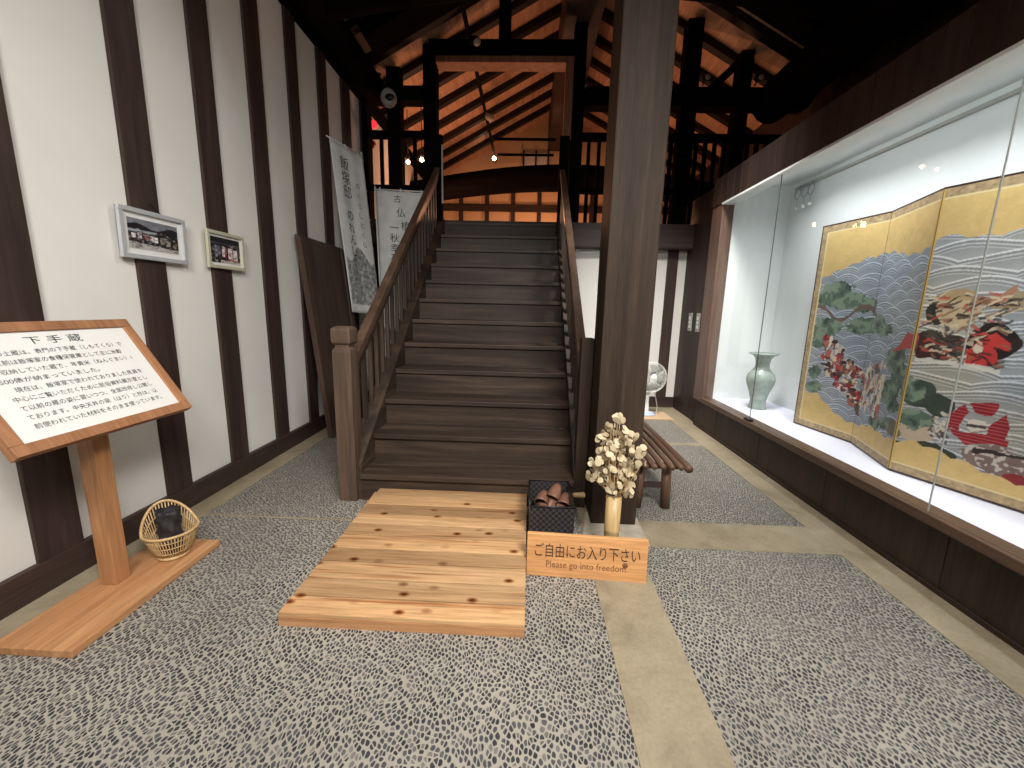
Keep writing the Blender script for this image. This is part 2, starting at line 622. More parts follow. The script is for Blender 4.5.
def raster(name, p00, p10, p01, rgb, mat, parent):
    """flat picture: rgb array [rows from bottom][cols] of linear colours on a grid of faces"""
    h, wd = rgb.shape[:2]
    p00, p10, p01 = (np.array(p, float) for p in (p00, p10, p01))
    gx, gy = np.meshgrid(np.linspace(0, 1, wd), np.linspace(0, 1, h))
    co = p00 + gx[..., None] * (p10 - p00) + gy[..., None] * (p01 - p00)
    idx = np.arange(h * wd).reshape(h, wd)
    q = np.stack([idx[:-1, :-1], idx[:-1, 1:], idx[1:, 1:], idx[1:, :-1]], -1).reshape(-1, 4)
    me = bpy.data.meshes.new(name)
    me.vertices.add(h * wd)
    me.vertices.foreach_set('co', co.reshape(-1).astype(np.float32))
    me.loops.add(q.size)
    me.loops.foreach_set('vertex_index', q.reshape(-1).astype(np.int32))
    me.polygons.add(len(q))
    me.polygons.foreach_set('loop_start', (np.arange(len(q)) * 4).astype(np.int32))
    me.polygons.foreach_set('loop_total', np.full(len(q), 4, np.int32))
    me.update(calc_edges=True)
    ca = me.color_attributes.new('Col', 'FLOAT_COLOR', 'POINT')
    ca.data.foreach_set('color', np.concatenate([rgb, np.ones((h, wd, 1))], -1).reshape(-1).astype(np.float32))
    me.materials.append(mat)
    o = bpy.data.objects.new(name, me)
    COL.objects.link(o)
    o.parent = parent
    off = Vector((0, 0, 0))
    p = parent
    while p is not None:
        off += p.location
        p = p.parent
    me.transform(Matrix.Translation(-off))
    return o


def L3(c):
    return np.array(lin(c)[:3])


def vnoise(x, y, seed=0):
    """value noise on arrays"""
    xi, yi = np.floor(x).astype(int), np.floor(y).astype(int)
    xf, yf = x - xi, y - yi
    xf, yf = xf * xf * (3 - 2 * xf), yf * yf * (3 - 2 * yf)

    def hsh(a, b):
        n = (a * 374761393 + b * 668265263 + seed * 144269) & 0x7fffffff
        n = ((n ^ (n >> 13)) * 1274126177) & 0x7fffffff
        return ((n ^ (n >> 16)) & 0xffff) / 65535.0
    a, b, c, d = hsh(xi, yi), hsh(xi + 1, yi), hsh(xi, yi + 1), hsh(xi + 1, yi + 1)
    return (a * (1 - xf) + b * xf) * (1 - yf) + (c * (1 - xf) + d * xf) * yf


def fbm(x, y, seed=0):
    return 0.55 * vnoise(x, y, seed) + 0.3 * vnoise(x * 2.1, y * 2.1, seed + 1) + 0.15 * vnoise(x * 4.3, y * 4.3, seed + 2)


def inpoly(x, y, poly):
    ins = np.zeros(x.shape, bool)
    n = len(poly)
    for i in range(n):
        x0, y0 = poly[i]
        x1, y1 = poly[(i + 1) % n]
        if y0 == y1:
            continue
        c = ((y0 > y) != (y1 > y)) & (x < (x1 - x0) * (y - y0) / (y1 - y0) + x0)
        ins ^= c
    return ins


# ================================================================== SETTING
XL, XR = -2.45, 2.28          # left wall face, display case front
YB = 6.50                     # lower back wall
EAVE, SLOPE, XRIDGE = 4.58, 0.53, 0.65
ZR = EAVE + SLOPE * (XRIDGE - XL)
YG = 11.0                     # gable wall of the loft

struct('floor', MB().box(XL - 0.2, 2.6, -1.6, 6.7, -0.1, 0.0), M['pebble'])
TR = 0

def trim(mb, mat):
    global TR
    TR += 1
    return struct('trim_%d' % TR, mb, mat)


trim(MB().box(0.425, 0.748, -1.6, 3.1, -0.02, 0.004), M['concrete'])
trim(MB().box(0.748, 2.045, 2.46, 2.80, -0.02, 0.004), M['concrete'])
trim(MB().box(2.045, 2.36, -1.6, 6.7, -0.02, 0.004), M['concrete'])
trim(MB().box(0.60, 2.045, 4.57, 4.67, -0.02, 0.003), M['concrete'])
trim(MB().box(0.60, 2.045, 6.05, 6.50, -0.02, 0.004), M['concrete'])
trim(MB().box(XL, -2.24, -1.6, 6.5, -0.02, 0.006), M['concrete'])
trim(MB().box(-2.24, -1.16, 2.632, 2.648, -0.02, 0.002), M['concrete'])

wl = struct('wall_left', MB().box(XL - 0.2, XL, -1.6, YG, 0.0, 4.56), M['plaster'])
for y0, y1 in ((-0.95, -0.7), (-0.2, 0.05), (0.62, 0.86), (1.22, 1.42), (1.80, 2.012), (2.57, 2.772), (3.197, 3.40), (3.826, 4.035), (4.46, 4.65), (5.085, 5.30), (5.70, 5.955), (6.30, 6.50)):
    build('wall_post', MB().box(XL - 0.05, XL + 0.022, y0, y1, 0.15, 4.32, 0.004), M['dark_z'], wl)
build('sill_beam', MB().box(XL - 0.05, XL + 0.035, -1.6, 6.5, 0.0, 0.168, 0.006), M['dark_y'], wl)
build('wall_plate', MB().box(XL - 0.1, XL + 0.06, -1.6, YG, 4.31, 4.5, 0.01), M['black_y'], wl)

wb = struct('wall_back', MB().box(XL, 2.4, YB, YB + 0.12, 0.0, 2.62), M['plaster'])
for x0, x1 in ((-2.45, -2.30), (-1.55, -1.37), (0.5, 0.70), (1.28, 1.45), (2.08, 2.235)):
    build('wall_post', MB().box(x0, x1, YB - 0.03, YB + 0.02, 0.0, 2.42, 0.004), M['dark_z'], wb)
build('sill_beam', MB().box(XL, 2.36, YB - 0.04, YB + 0.02, 0.0, 0.17, 0.005), M['dark_x'], wb)

wr = struct('wall_right', MB().box(2.365, 2.45, 5.50, YB, 0.0, 3.09), M['dark_z'])
struct('wall_front', MB().box(XL - 0.2, 3.95, -1.75, -1.6, 0.0, 6.2), M['dark_z'])
# outer wall behind the case and the loft above it
struct('wall_outer', MB().box(3.75, 3.9, -1.6, YG, 0.0, 4.56), M['dark_z'])

# loft floor and gable
struct('floor_loft', MB().box(XL, 3.75, 6.62, YG, 2.60, 2.70), M['dark_x'])
gb = MB()
gb._add([(XL, YG, 2.6), (3.75, YG, 2.6), (3.75, YG, EAVE), (XRIDGE, YG, ZR), (XL, YG, EAVE),
         (XL, YG + .1, 2.6), (3.75, YG + .1, 2.6), (3.75, YG + .1, EAVE), (XRIDGE, YG + .1, ZR), (XL, YG + .1, EAVE)],
        [(0, 1, 2, 3, 4), (9, 8, 7, 6, 5), (0, 5, 6, 1), (1, 6, 7, 2), (2, 7, 8, 3), (3, 8, 9, 4), (4, 9, 5, 0)])
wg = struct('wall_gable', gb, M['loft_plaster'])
for i in range(10):
    x = -2.40 + 0.655 * i
    build('stud', MB().box(x - 0.05, x + 0.05, YG - 0.07, YG + 0.02, 2.6, 4.55), M['dark_z'], wg)
for z0, z1 in ((3.88, 4.04), (4.50, 4.66), (3.1, 3.25)):
    build('rail', MB().box(XL, 3.75, YG - 0.09, YG + 0.02, z0, z1), M['dark_x'], wg)
build('lattice_window', MB().box(-0.2, 0.4, YG - 0.05, YG + 0.02, 4.78, 5.25), M['paper'], wg)
for x in (-0.2, 0.1, 0.4):
    build('window_bar', MB().box(x - 0.02, x + 0.02, YG - 0.08, YG, 4.74, 5.3), M['dark_z'], wg)

# roof
def roof_z(x):
    return ZR - SLOPE * abs(x - XRIDGE)

XE = 3.75
cl = MB()
y0, y1 = -1.7, YG + 0.2
cl.hexa([(XL - .3, y0, roof_z(XL - .3)), (XRIDGE, y0, ZR), (XRIDGE, y1, ZR), (XL - .3, y1, roof_z(XL - .3)),
         (XL - .3, y0, roof_z(XL - .3) + .1), (XRIDGE, y0, ZR + .1), (XRIDGE, y1, ZR + .1), (XL - .3, y1, roof_z(XL - .3) + .1)])
cl.hexa([(XRIDGE, y0, ZR), (XE + .3, y0, roof_z(XE + .3)), (XE + .3, y1, roof_z(XE + .3)), (XRIDGE, y1, ZR),
         (XRIDGE, y0, ZR + .1), (XE + .3, y0, roof_z(XE + .3) + .1), (XE + .3, y1, roof_z(XE + .3) + .1), (XRIDGE, y1, ZR + .1)])
ceil = struct('ceiling', cl, M['roof'])
k = 0
y = 7.9 - 0.62 * 14
while y < YG - 0.1:
    for xe in (XL - 0.05, XE + 0.05):
        build('rafter', MB().bar((xe, y, roof_z(xe) - 0.042), (XRIDGE, y, ZR - 0.042), 0.12, 0.115), M['rafter'], ceil)
    y += 0.62
build('ridge_beam', MB().box(0.38, 0.875, -1.6, YG, 5.30, ZR - 0.03, 0.02), M['dark_y'], ceil)


def beam(name, mb, mat, label, cat='beam', base=None, group=None):
    return single(name, mb, mat, label, cat, group, base)


YF = 6.35
# ---- timber frame between front room and loft (plane Y = 6.3 .. 6.5)
def zpost(x0, x1, label, z0=2.62, z1=None, d=0.2, mat='black_z'):
    z1 = z1 or min(roof_z(x0), roof_z(x1)) - 0.02
    return beam('timber_post', MB().box(x0, x1, YF, YF + d, z0, z1, 0.008), M[mat], label, 'post', (0.5 * (x0 + x1), YF + d / 2, z0))


zpost(-2.07, -1.88, 'dark post carrying the white camera, left of the stair opening')
zpost(-1.55, -1.365, 'dark post at the left edge of the stair opening')
zpost(0.535, 0.705, 'dark post at the right edge of the stair opening')
zpost(2.04, 2.25, 'dark tall post just right of the big front pillar, up to the roof')
zpost(2.78, 2.95, 'dark post rising behind the display case header')
zpost(-2.44, -2.36, 'thin dark post in the corner against the white left wall', 2.74, 4.30)
zpost(-0.50, -0.34, 'short dark strut standing on the header above the stair opening', 5.09)
beam('floor_beam', MB().box(XL, 3.75, YF - 0.05, YF + 0.25, 2.40, 2.74, 0.01), M['dark_x'], 'long dark beam under the loft railing, across the back wall', 'beam', (0.6, YF + 0.1, 2.4))
beam('timber_beam', MB().box(-2.44, -1.56, YF - 0.01, YF + 0.21, 4.335, 4.52, 0.01), M['black_x'], 'dark crossbeam behind the white camera, left of the stair opening', 'beam', (-2, YF + 0.1, 4.335))
beam('timber_beam', MB().box(0.71, 3.74, YF - 0.01, YF + 0.21, 4.29, 4.53, 0.01), M['black_x'], 'dark crossbeam above the loft railing on the right of the opening', 'beam', (2, YF + 0.1, 4.29))
beam('header_beam', MB().box(-1.46, 0.62, YF - 0.02, YF + 0.22, 4.88, 5.09, 0.01), M['black_x'], 'dark header beam over the stair opening', 'beam', (-0.5, YF + 0.1, 4.88))
lin_t = thing('opening_lining', 'pale brown board lining along the top and right of the stair opening', 'trim', (-0.4, YF, 4.8))
build('head_board', MB().box(-1.365, 0.535, YF - 0.03, YF + 0.2, 4.80, 4.88), M['lining'], lin_t)
build('side_board', MB().box(0.43, 0.535, YF - 0.03, YF + 0.12, 3.87, 4.80), M['lining'], lin_t)

# loft railings
def railing(label, x0, x1, xs, z_low=2.74):
    t = thing('loft_railing', label, 'railing', (0.5 * (x0 + x1), YF + 0.1, 2.74))
    build('handrail', MB().box(x0, x1, YF + 0.04, YF + 0.14, 3.87, 3.965, 0.008), M['black_x'], t)
    build('bottom_rail', MB().box(x0, x1, YF + 0.06, YF + 0.12, 3.16, 3.24, 0.004), M['black_x'], t)
    for x in xs:
        build('baluster', MB().box(x - 0.024, x + 0.024, YF + 0.07, YF + 0.115, z_low, 3.88), M['black_z'], t)
    return t


railing('short dark slatted loft railing in the corner by the white left wall', -2.36, -2.07, (-2.19,))
railing('short dark slatted loft railing between the two posts left of the stairs', -1.88, -1.55, (-1.70,))
railing('dark loft railing between the stair opening and the big pillar', 0.71, 2.035, [0.81 + 0.145 * i for i in range(9)])
railing('dark loft railing just behind the far end of the case header', 2.255, 2.775, [2.32 + 0.13 * i for i in range(4)])
railing('dark loft railing above the case, right of the post behind the header', 2.955, 3.7, [3.03 + 0.13 * i for i in range(5)])

# heavy roof timbers
def log(label, p0, p1, r, sag=0.0, mat='black_x', n=16):
    pts, rad = [], []
    p0, p1 = Vector(p0), Vector(p1)
    for i in range(n + 1):
        t = i / n
        p = p0.lerp(p1, t)
        p.z += sag * math.sin(math.pi * t)
        pts.append(p)
        rad.append(r * (1 + 0.07 * math.sin(5 * t + r * 20)))
    return beam('log_beam', MB().tube(pts, rad, 14), M[mat], label, 'beam', tuple(p0.lerp(p1, 0.5) - Vector((0, 0, r))))


log('thick curved log tie beam across the loft behind the stair opening', (XL, 9.0, 3.78), (3.75, 9.0, 3.80), 0.24, 0.32, 'black_x')
log('dark round log tie beam over the front room, under the roof', (XL, 4.75, 4.55), (3.75, 4.75, 4.5), 0.24, 0.35)
log('thick dark eave log lying along the top of the white left wall', (XL + 0.19, -1.5, 4.48), (XL + 0.19, 6.3, 4.48), 0.165, 0.0, 'black_y')
log('thick dark eave log above the display case on the right', (3.2, -1.5, 4.29), (3.2, 6.3, 4.29), 0.25, 0.0, 'black_y')
beam('roof_mask_timber', MB().bar((XL + 0.44, 5.45, roof_z(XL + 0.44) - 0.22), (XRIDGE - 0.3, 5.45, roof_z(XRIDGE - 0.3) - 0.22), 0.3, 0.17), M['black_x'], 'wide dark sloping timber added to mask the left roof slope, before the opening', 'beam')  # added dark timbers, covering near roof boards that would look too bright
beam('roof_mask_timber', MB().bar((XE - 0.1, 5.45, roof_z(XE - 0.1) - 0.20), (XRIDGE + 0.3, 5.45, roof_z(XRIDGE + 0.3) - 0.20), 0.3, 0.16), M['black_x'], 'wide dark sloping timber added to mask the right roof slope above the case', 'beam')
beam('brace', MB().bar((2.38, 6.62, 4.50), (2.86, 6.62, 4.96), 0.07, 0.10), M['black_x'], 'slanting dark brace under the roof, right of the big pillar', 'brace')
beam('tie_rod', MB().tube([(-0.80, 9.6, 5.05), (0.5, 9.6, 5.05)], 0.03, 8), M['black_x'], 'thin upper dark rod crossing the loft below the rafters', 'rod')
beam('tie_rod', MB().tube([(-0.80, 10.3, 4.98), (0.5, 10.3, 4.98)], 0.03, 8), M['black_x'], 'thin lower dark rod crossing the far end of the loft', 'rod')
# the big pillar on its stone
single('base_stone', MB().hexa([(0.39, 2.48, 0), (0.85, 2.46, 0), (0.86, 3.06, 0), (0.52, 3.08, 0), (0.41, 2.51, 0.012), (0.83, 2.49, 0.012), (0.84, 3.04, 0.012), (0.53, 3.06, 0.012)], 0.004), M['stone'],
       'flat grey foundation stone under the big pillar', 'stone', None, (0.65, 2.8, 0))
pz = roof_z(0.49) - 0.02
single('wooden_pillar', MB().box(0.493, 0.81, 2.71, 3.025, 0.012, 5.32, 0.012), M['pillar'], 'massive square brown wooden pillar standing beside the stairs', 'pillar', None, (0.65, 2.86, 0.012))

# ================================================================== STAIRCASE
GO, RI, Y1S = 0.3065, 0.2262, 2.92
SXL, SXR = -1.24, 0.39
st = thing('staircase', 'wide dark brown wooden staircase with balustrades rising to the loft', 'staircase', (-0.42, 2.92, 0))


def ztop(y, off=0.035):
    return RI / GO * (y - Y1S) + RI + off


for k in range(12):
    yn, zn = Y1S + GO * k, RI * (k + 1)
    yb = yn + GO + 0.03 if k < 11 else YF - 0.055
    build('tread', MB().box(SXL, SXR, yn, yb, zn - 0.042, zn, 0.006), M['stair_x'], st)
    build('riser', MB().box(SXL, SXR, yn + 0.028, yn + 0.05, zn - RI if k else 0.0, zn - 0.042), M['stair_x'], st)


def stringer(x0, x1):
    yl = YF - 0.06
    prof = [(2.965, 0.0), (2.965, ztop(2.965)), (yl, ztop(yl)), (yl, ztop(yl) - 0.48), (3.34, 0.0)]
    mb = MB()
    n = len(prof)
    vs = [(x0, a, b) for a, b in prof] + [(x1, a, b) for a, b in prof]
    mb._add(vs, [tuple(range(n)), tuple(range(2 * n - 1, n - 1, -1))] + [(i, i + n, (i + 1) % n + n, (i + 1) % n) for i in range(n)])
    return mb


build('stringer', stringer(-1.36, SXL), M['stair_y'], st)
build('stringer', stringer(SXR, 0.485), M['stair_y'], st)


def newel(x0, x1, y0, y1):
    mb = MB()
    xc, yc, hx, hy = (x0 + x1) / 2, (y0 + y1) / 2, (x1 - x0) / 2, (y1 - y0) / 2
    rings = [(0.0, 1.0), (1.155, 1.0), (1.175, 0.94), (1.19, 0.74), (1.205, 0.74), (1.22, 0.98), (1.235, 1.03), (1.31, 1.03), (1.325, 0.98), (1.34, 0.7)]
    vs, fs = [], []
    for z, s in rings:
        vs += [(xc - hx * s, yc - hy * s, z), (xc + hx * s, yc - hy * s, z), (xc + hx * s, yc + hy * s, z), (xc - hx * s, yc + hy * s, z)]
    for i in range(len(rings) - 1):
        for j in range(4):
            a, b = i * 4 + j, i * 4 + (j + 1) % 4
            fs.append((a, b, b + 4, a + 4))
    fs += [(3, 2, 1, 0), tuple(len(vs) - 4 + j for j in range(4))]
    mb._add(vs, fs)
    return mb


build('newel_post', newel(-1.405, -1.27, 2.925, 3.06), M['newel'], st)
build('newel_post', MB().box(0.396, 0.486, 2.96, 3.06, 0.0, 1.30, 0.005), M['pillar'], st)
for sx, xc in ((-1, -1.335), (1, 0.437)):
    rail = MB()
    a, b = (xc, 3.05, 1.03), (xc, 6.27, 1.03 + RI / GO * 3.22)
    rail.bar(a, b, 0.075, 0.075, bev=0.012)
    hr = build('handrail', rail, M['handrail'], st)
    lower = MB()
    lower.bar((xc, 3.05, 0.955), (xc, 6.27, 0.955 + RI / GO * 3.22), 0.045, 0.06)
    build('rail_fillet', lower, M['stair_y'], hr)
    for i in range(20):
        y = 3.17 + 0.1533 * i
        z0 = ztop(y) - 0.02
        z1 = 0.94 + RI / GO * (y - 3.05)
        build('baluster', MB().box(xc - 0.017, xc + 0.017, y - 0.017, y + 0.017, z0, z1), M['stair_z'], st)
build('upper_newel', MB().box(-1.385, -1.265, 6.24, 6.33, 2.55, 3.86, 0.006), M['black_z'], st)
build('upper_newel', MB().box(0.385, 0.52, 6.24, 6.33, 2.55, 3.86, 0.006), M['black_z'], st)

build('corner_strip', MB().box(-1.268, -1.25, 6.215, 6.238, 2.95, 3.72), M['grey_plastic'], st)

# ================================================================== BOARDWALK STEP IN FRONT OF THE STAIRS
pf = thing('wooden_platform', 'low pale pine platform of planks in front of the staircase', 'platform', (-0.55, 2.3, 0))


def pfx(t):
    return -1.126 + 0.033 * t, 0.033 + 0.007 * t


deck = MB()
cuts = [0, .095, .20, .31, .405, .51, .615, .71, .81, .905, 1.0]
for a, b in zip(cuts[:-1], cuts[1:]):
    a2, b2 = a + 0.0032, b - 0.0032
    pts = []
    for dz in (-0.024, 0.0):
        for t, s in ((a2, 0), (a2, 1), (b2, 1), (b2, 0)):
            pts.append((pfx(t)[s], 1.66 + 1.28 * t, 0.07 + 0.042 * t + dz))
    deck.hexa(pts, 0.005)
dk = build('deck', deck, M['pine'], pf)
tones = (1.08, 0.80, 0.98, 0.66, 1.06, 0.76, 1.02, 0.62, 0.92, 0.72)
ca = dk.data.color_attributes.new('Tone', 'FLOAT_COLOR', 'POINT')
for vtx in dk.data.vertices:
    tt = (vtx.co.y + pf.location.y - 1.66) / 1.28
    q = tones[min(9, max(0, sum(1 for c_ in cuts[1:] if c_ <= tt)))]
    ca.data[vtx.index].color = (q, q * 0.99, q * 0.97, 1)
sk = MB()
sk.hexa([(-1.125, 1.662, 0.0), (0.032, 1.662, 0.0), (0.032, 1.695, 0.0), (-1.125, 1.695, 0.0), (-1.125, 1.662, 0.0465), (0.032, 1.662, 0.0465), (0.032, 1.695, 0.0475), (-1.125, 1.695, 0.0475)])
build('front_board', sk, M['pine_face'], pf)
for x in (-1.10, -0.55, 0.0):
    jb = MB()
    jb.hexa([(x - 0.025, 1.72, 0), (x + 0.025, 1.72, 0), (x + 0.025, 2.92, 0), (x - 0.025, 2.92, 0),
             (x - 0.025, 1.72, 0.0475), (x + 0.025, 1.72, 0.0475), (x + 0.025, 2.92, 0.087), (x - 0.025, 2.92, 0.087)])
    build('joist', jb, M['pine_face'], pf)

# ================================================================== EXPLANATION STAND (left front)
sg = thing('information_stand', 'wooden lectern stand with a slanted Japanese text panel by the left wall', 'sign', (-2.1, 1.87, 0.0))
build('base_board', MB().box(-2.24, -1.872, 1.43, 2.28, 0.0, 0.036, 0.004), M['cedar_y'], sg)
build('post', MB().box(-2.17, -2.085, 1.835, 1.915, 0.036, 1.10, 0.004), M['cedar_z'], sg)
c0 = Vector((-2.1025, 1.847, 1.1325))
pm = frame_mtx(c0 - sg.location, (0, 1, 0), (-0.546, 0, 0.838))
PW, PH = 0.835, 0.595


def local_part(name, mb, mat, parent, mtx):
    o = build(name, mb, mat, parent, local=True)
    o.matrix_local = mtx
    return o


fr = MB()
fw = 0.048
fr.box(-PW / 2, PW / 2, -PH / 2, PH / 2, -0.03, -0.004)
for x0, x1, y0, y1 in ((-PW / 2, PW / 2, -PH / 2, -PH / 2 + fw), (-PW / 2, PW / 2, PH / 2 - fw, PH / 2), (-PW / 2, -PW / 2 + fw, -PH / 2 + fw, PH / 2 - fw), (PW / 2 - fw, PW / 2, -PH / 2 + fw, PH / 2 - fw)):
    fr.box(x0, x1, y0, y1, -0.004, 0.012, 0.003)
pf_o = local_part('panel_frame', fr, M['cedar_frame'], sg, pm)
local_part('text_sheet', MB().box(-PW / 2 + fw, PW / 2 - fw, -PH / 2 + fw, PH / 2 - fw, -0.004, 0.001), M['paper'], sg, pm)


def fit_text(name, body, mat, parent, mtx, x, y, wd=None, ht=None, **kw):
    """text whose lower left corner of the inked box sits at (x, y) and whose width is wd (or height ht)"""
    o = text_part(name, body, 1.0, mat, parent, mtx, extrude=0.0, **kw)
    co = np.zeros(len(o.data.vertices) * 3)
    o.data.vertices.foreach_get('co', co)
    co = co.reshape(-1, 3)
    lo, hi = co.min(0), co.max(0)
    sx = wd / (hi[0] - lo[0]) if wd else None
    sy = ht / (hi[1] - lo[1]) if ht else None
    sx = sx or sy
    sy = sy or sx
    co[:, 0] = (co[:, 0] - lo[0]) * sx + x
    co[:, 1] = (co[:, 1] - lo[1]) * sy + y
    o.data.vertices.foreach_set('co', co.reshape(-1).astype(np.float32))
    o.data.update()
    return o


tm = pm @ Matrix.Translation((0, 0, 0.0022))
fit_text('title_lettering', '下 手 蔵', M['ink'], sg, tm, -0.105, 0.185, wd=0.235, ht=0.041)
rows = ['この土蔵は、表門の下手蔵（しもてくら）で', '、以前は飯塚家の食糧保管庫として主に米穀', 'を収納していた蔵で、年貢米（ねんぐまい）1', '500俵が納まっていました。', '　現在は、飯塚家で使われておりました民具を', '中心にご覧いただくために民俗資料展示室とし', 'て以前の蔵の姿に習いつつ、全面改修し公開し', 'ております。中央天井の梁（はり）と柱は、以', '前使われていた材料をそのまま使っています。']
for i, rw in enumerate(rows):
    n = len(rw)
    ch = 0.0286
    x0 = -0.295 + (ch if rw.startswith('　') or i == 0 else 0)
    body = rw.strip('　')
    fit_text('text_lettering', body, M['ink'], sg, tm, x0, 0.139 - 0.0425 * i, wd=ch * len(body) * 0.985, ht=0.025)

# ---- basket on the stand's base
bk = thing('bamboo_basket', 'small split bamboo basket on the base board of the text stand', 'basket', (-2.02, 2.115, 0.036))
bm_ = MB()
tilt = Matrix.Rotation(R(-16), 4, Vector((0.6, 0.8, 0)))
NB = 52


def rimpt(a, t):
    r = 0.070 + (0.128 - 0.070) * (t ** 0.8)
    z = 0.012 + t * (0.150 + 0.13 * max(0, math.cos(a - 2.5)) ** 1.5)
    return Vector((-2.02 + r * math.cos(a), 2.115 + r * math.sin(a), 0.036 + z))


for i in range(NB):
    a = 2 * math.pi * i / NB
    bm_.tube([rimpt(a, t) for t in (0, 0.35, 0.7, 1.0)], 0.0032, 5)
build('ribs', bm_, M['wicker'], bk)
rb = MB()
rb.tube([rimpt(2 * math.pi * i / 40, 1.0) for i in range(41)], 0.008, 8, cap=False)
build('rim', rb, M['wicker'], bk)
rb = MB()
rb.tube([rimpt(2 * math.pi * i / 40, 0.0) for i in range(41)], 0.011, 8, cap=False)
for zt in (0.25, 0.5, 0.75):
    rb.tube([rimpt(2 * math.pi * i / 40, zt) for i in range(41)], 0.003, 5, cap=False)
rb.lathe([(0.0001, 0.004), (0.068, 0.004), (0.068, 0.010), (0.0001, 0.010)], (-2.02, 2.115, 0.036), 24)
build('base_ring', rb, M['wicker'], bk)
cyl = MB()
prof = [(0.0001, 0.0), (0.052, 0.0)]
vs, fs = [], []
nr, ns = 14, 28
for i in range(nr):
    for j in range(ns):
        a = 2 * math.pi * j / ns
        z = 0.265 * i / (nr - 1)
        r = 0.050 + 0.006 * math.sin(3 * a + i * 1.3) + 0.005 * math.sin(7 * a - i * 0.9) + 0.004 * random.random()
        vs.append((-2.035 + r * math.cos(a), 2.125 + r * math.sin(a), 0.048 + z + 0.004 * math.sin(4 * a + i)))
for i in range(nr - 1):
    for j in range(ns):
        a, b = i * ns + j, i * ns + (j + 1) % ns
        fs.append((a, b, b + ns, a + ns))
top0 = len(vs)
for j in range(ns):
    a = 2 * math.pi * j / ns
    vs.append((-2.035 + 0.032 * math.cos(a), 2.125 + 0.032 * math.sin(a), 0.29))
for j in range(ns):
    a, b = (nr - 1) * ns + j, (nr - 1) * ns + (j + 1) % ns
    fs.append((a, b, top0 + (j + 1) % ns, top0 + j))
fs += [tuple(range(ns))[::-1], tuple(top0 + j for j in range(ns))]
cyl._add(vs, fs, True)
single('black_bundle', cyl, M['black_cloth'], 'crumpled black cylindrical bundle standing in the bamboo basket', 'bundle', None, (-2.035, 2.125, 0.048))


# ================================================================== FRAMED PHOTOGRAPHS
def house_photo(seed, wd=96, ht=64):
    v, u = np.mgrid[0:ht, 0:wd]
    u, v = u / (wd - 1), v / (ht - 1)
    n = fbm(u * 14, v * 10, seed)
    img = L3((38, 34, 36)) * (0.6 + 0.8 * n[..., None])
    if seed == 3:
        sky = v > 0.78 + 0.08 * np.sin(u * 9)
        img[sky] = L3((120, 122, 128)) * (0.5 + 0.8 * n[sky][:, None])
        band = (v > 0.56) & (v < 0.64) & (u < 0.55)
        img[band] = L3((150, 154, 162))
        for x0, x1, y0, y1, c in ((.06, .13, .36, .52, (214, 208, 200)), (.17, .25, .36, .54, (196, 190, 190)), (.30, .38, .34, .5, (150, 90, 90)), (.40, .48, .32, .5, (214, 206, 206)), (.49, .56, .3, .48, (226, 220, 216)), (.62, .70, .26, .5, (138, 130, 116)), (.75, .83, .24, .46, (150, 142, 124)), (.88, .95, .2, .32, (120, 116, 104))):
            img[(u > x0) & (u < x1) & (v > y0) & (v < y1)] = L3(c)
        g = (v < 0.24 - 0.12 * u) | ((v < 0.14) & (u > .45))
        img[g] = L3((176, 172, 166)) * (0.6 + 0.6 * n[g][:, None])
    else:
        band = (v > 0.74) & (v < 0.80)
        img[band] = L3((58, 60, 70))
        for x0, x1, y0, y1, c in ((.10, .30, .3, .68, (92, 96, 108)), (.36, .46, .24, .66, (226, 206, 206)), (.48, .52, .2, .66, (140, 40, 44)), (.57, .72, .2, .62, (232, 214, 212)), (.75, .90, .16, .58, (228, 208, 206)), (.62, .66, .3, .5, (190, 90, 90)), (.55, .92, .12, .16, (170, 50, 50))):
            img[(u > x0) & (u < x1) & (v > y0) & (v < y1)] = L3(c)
        g = (v < 0.12) & (u > .3)
        img[g] = L3((190, 184, 172)) * (0.7 + 0.4 * n[g][:, None])
    rq = np.random.default_rng(seed)
    for q in range(150):
        cu, cv = rq.random(), rq.random() * (0.6 if seed == 3 else 0.7) + 0.05
        du, dv = 0.01 + 0.03 * rq.random(), 0.01 + 0.03 * rq.random()
        c = [(30, 28, 30), (170, 166, 164), (84, 80, 80), (120, 96, 84), (50, 46, 50)][rq.integers(5)]
        mk = (np.abs(u - cu) < du) & (np.abs(v - cv) < dv)
        img[mk] = img[mk] * 0.45 + L3(c) * 0.55
    return img


def picture(label, y0, y1, z0, z1, fmat, fwid, mat_w, seed, cord, tilt):
    xw = XL + 0.026
    t = thing('picture_frame', label, 'picture', (xw, (y0 + y1) / 2, z1))
    f = MB()
    d = 0.028
    f.box(xw, xw + 0.008, y0, y1, z0, z1)
    for a0, a1, b0, b1 in ((y0, y1, z0, z0 + fwid), (y0, y1, z1 - fwid, z1), (y0, y0 + fwid, z0 + fwid, z1 - fwid), (y1 - fwid, y1, z0 + fwid, z1 - fwid)):
        f.box(xw, xw + d, a0, a1, b0, b1, 0.004)
    build('frame', f, fmat, t)
    build('mount', MB().box(xw + 0.008, xw + 0.012, y0 + fwid, y1 - fwid, z0 + fwid, z1 - fwid), M['paper'], t)
    q = fwid + mat_w
    raster('photograph', (xw + 0.0135, y0 + q, z0 + q), (xw + 0.0135, y1 - q, z0 + q), (xw + 0.0135, y0 + q, z1 - q), house_photo(seed), M['photo'], t)
    if cord:
        yc = (y0 + y1) / 2
        build('hanging_cord', MB().tube([(xw + 0.01, yc - 0.07, z1), (xw + 0.004, yc, z1 + 0.055), (xw + 0.01, yc + 0.07, z1)], 0.0025, 6), M['ink'], t)
    t.rotation_euler = (0, tilt, 0)
    return t


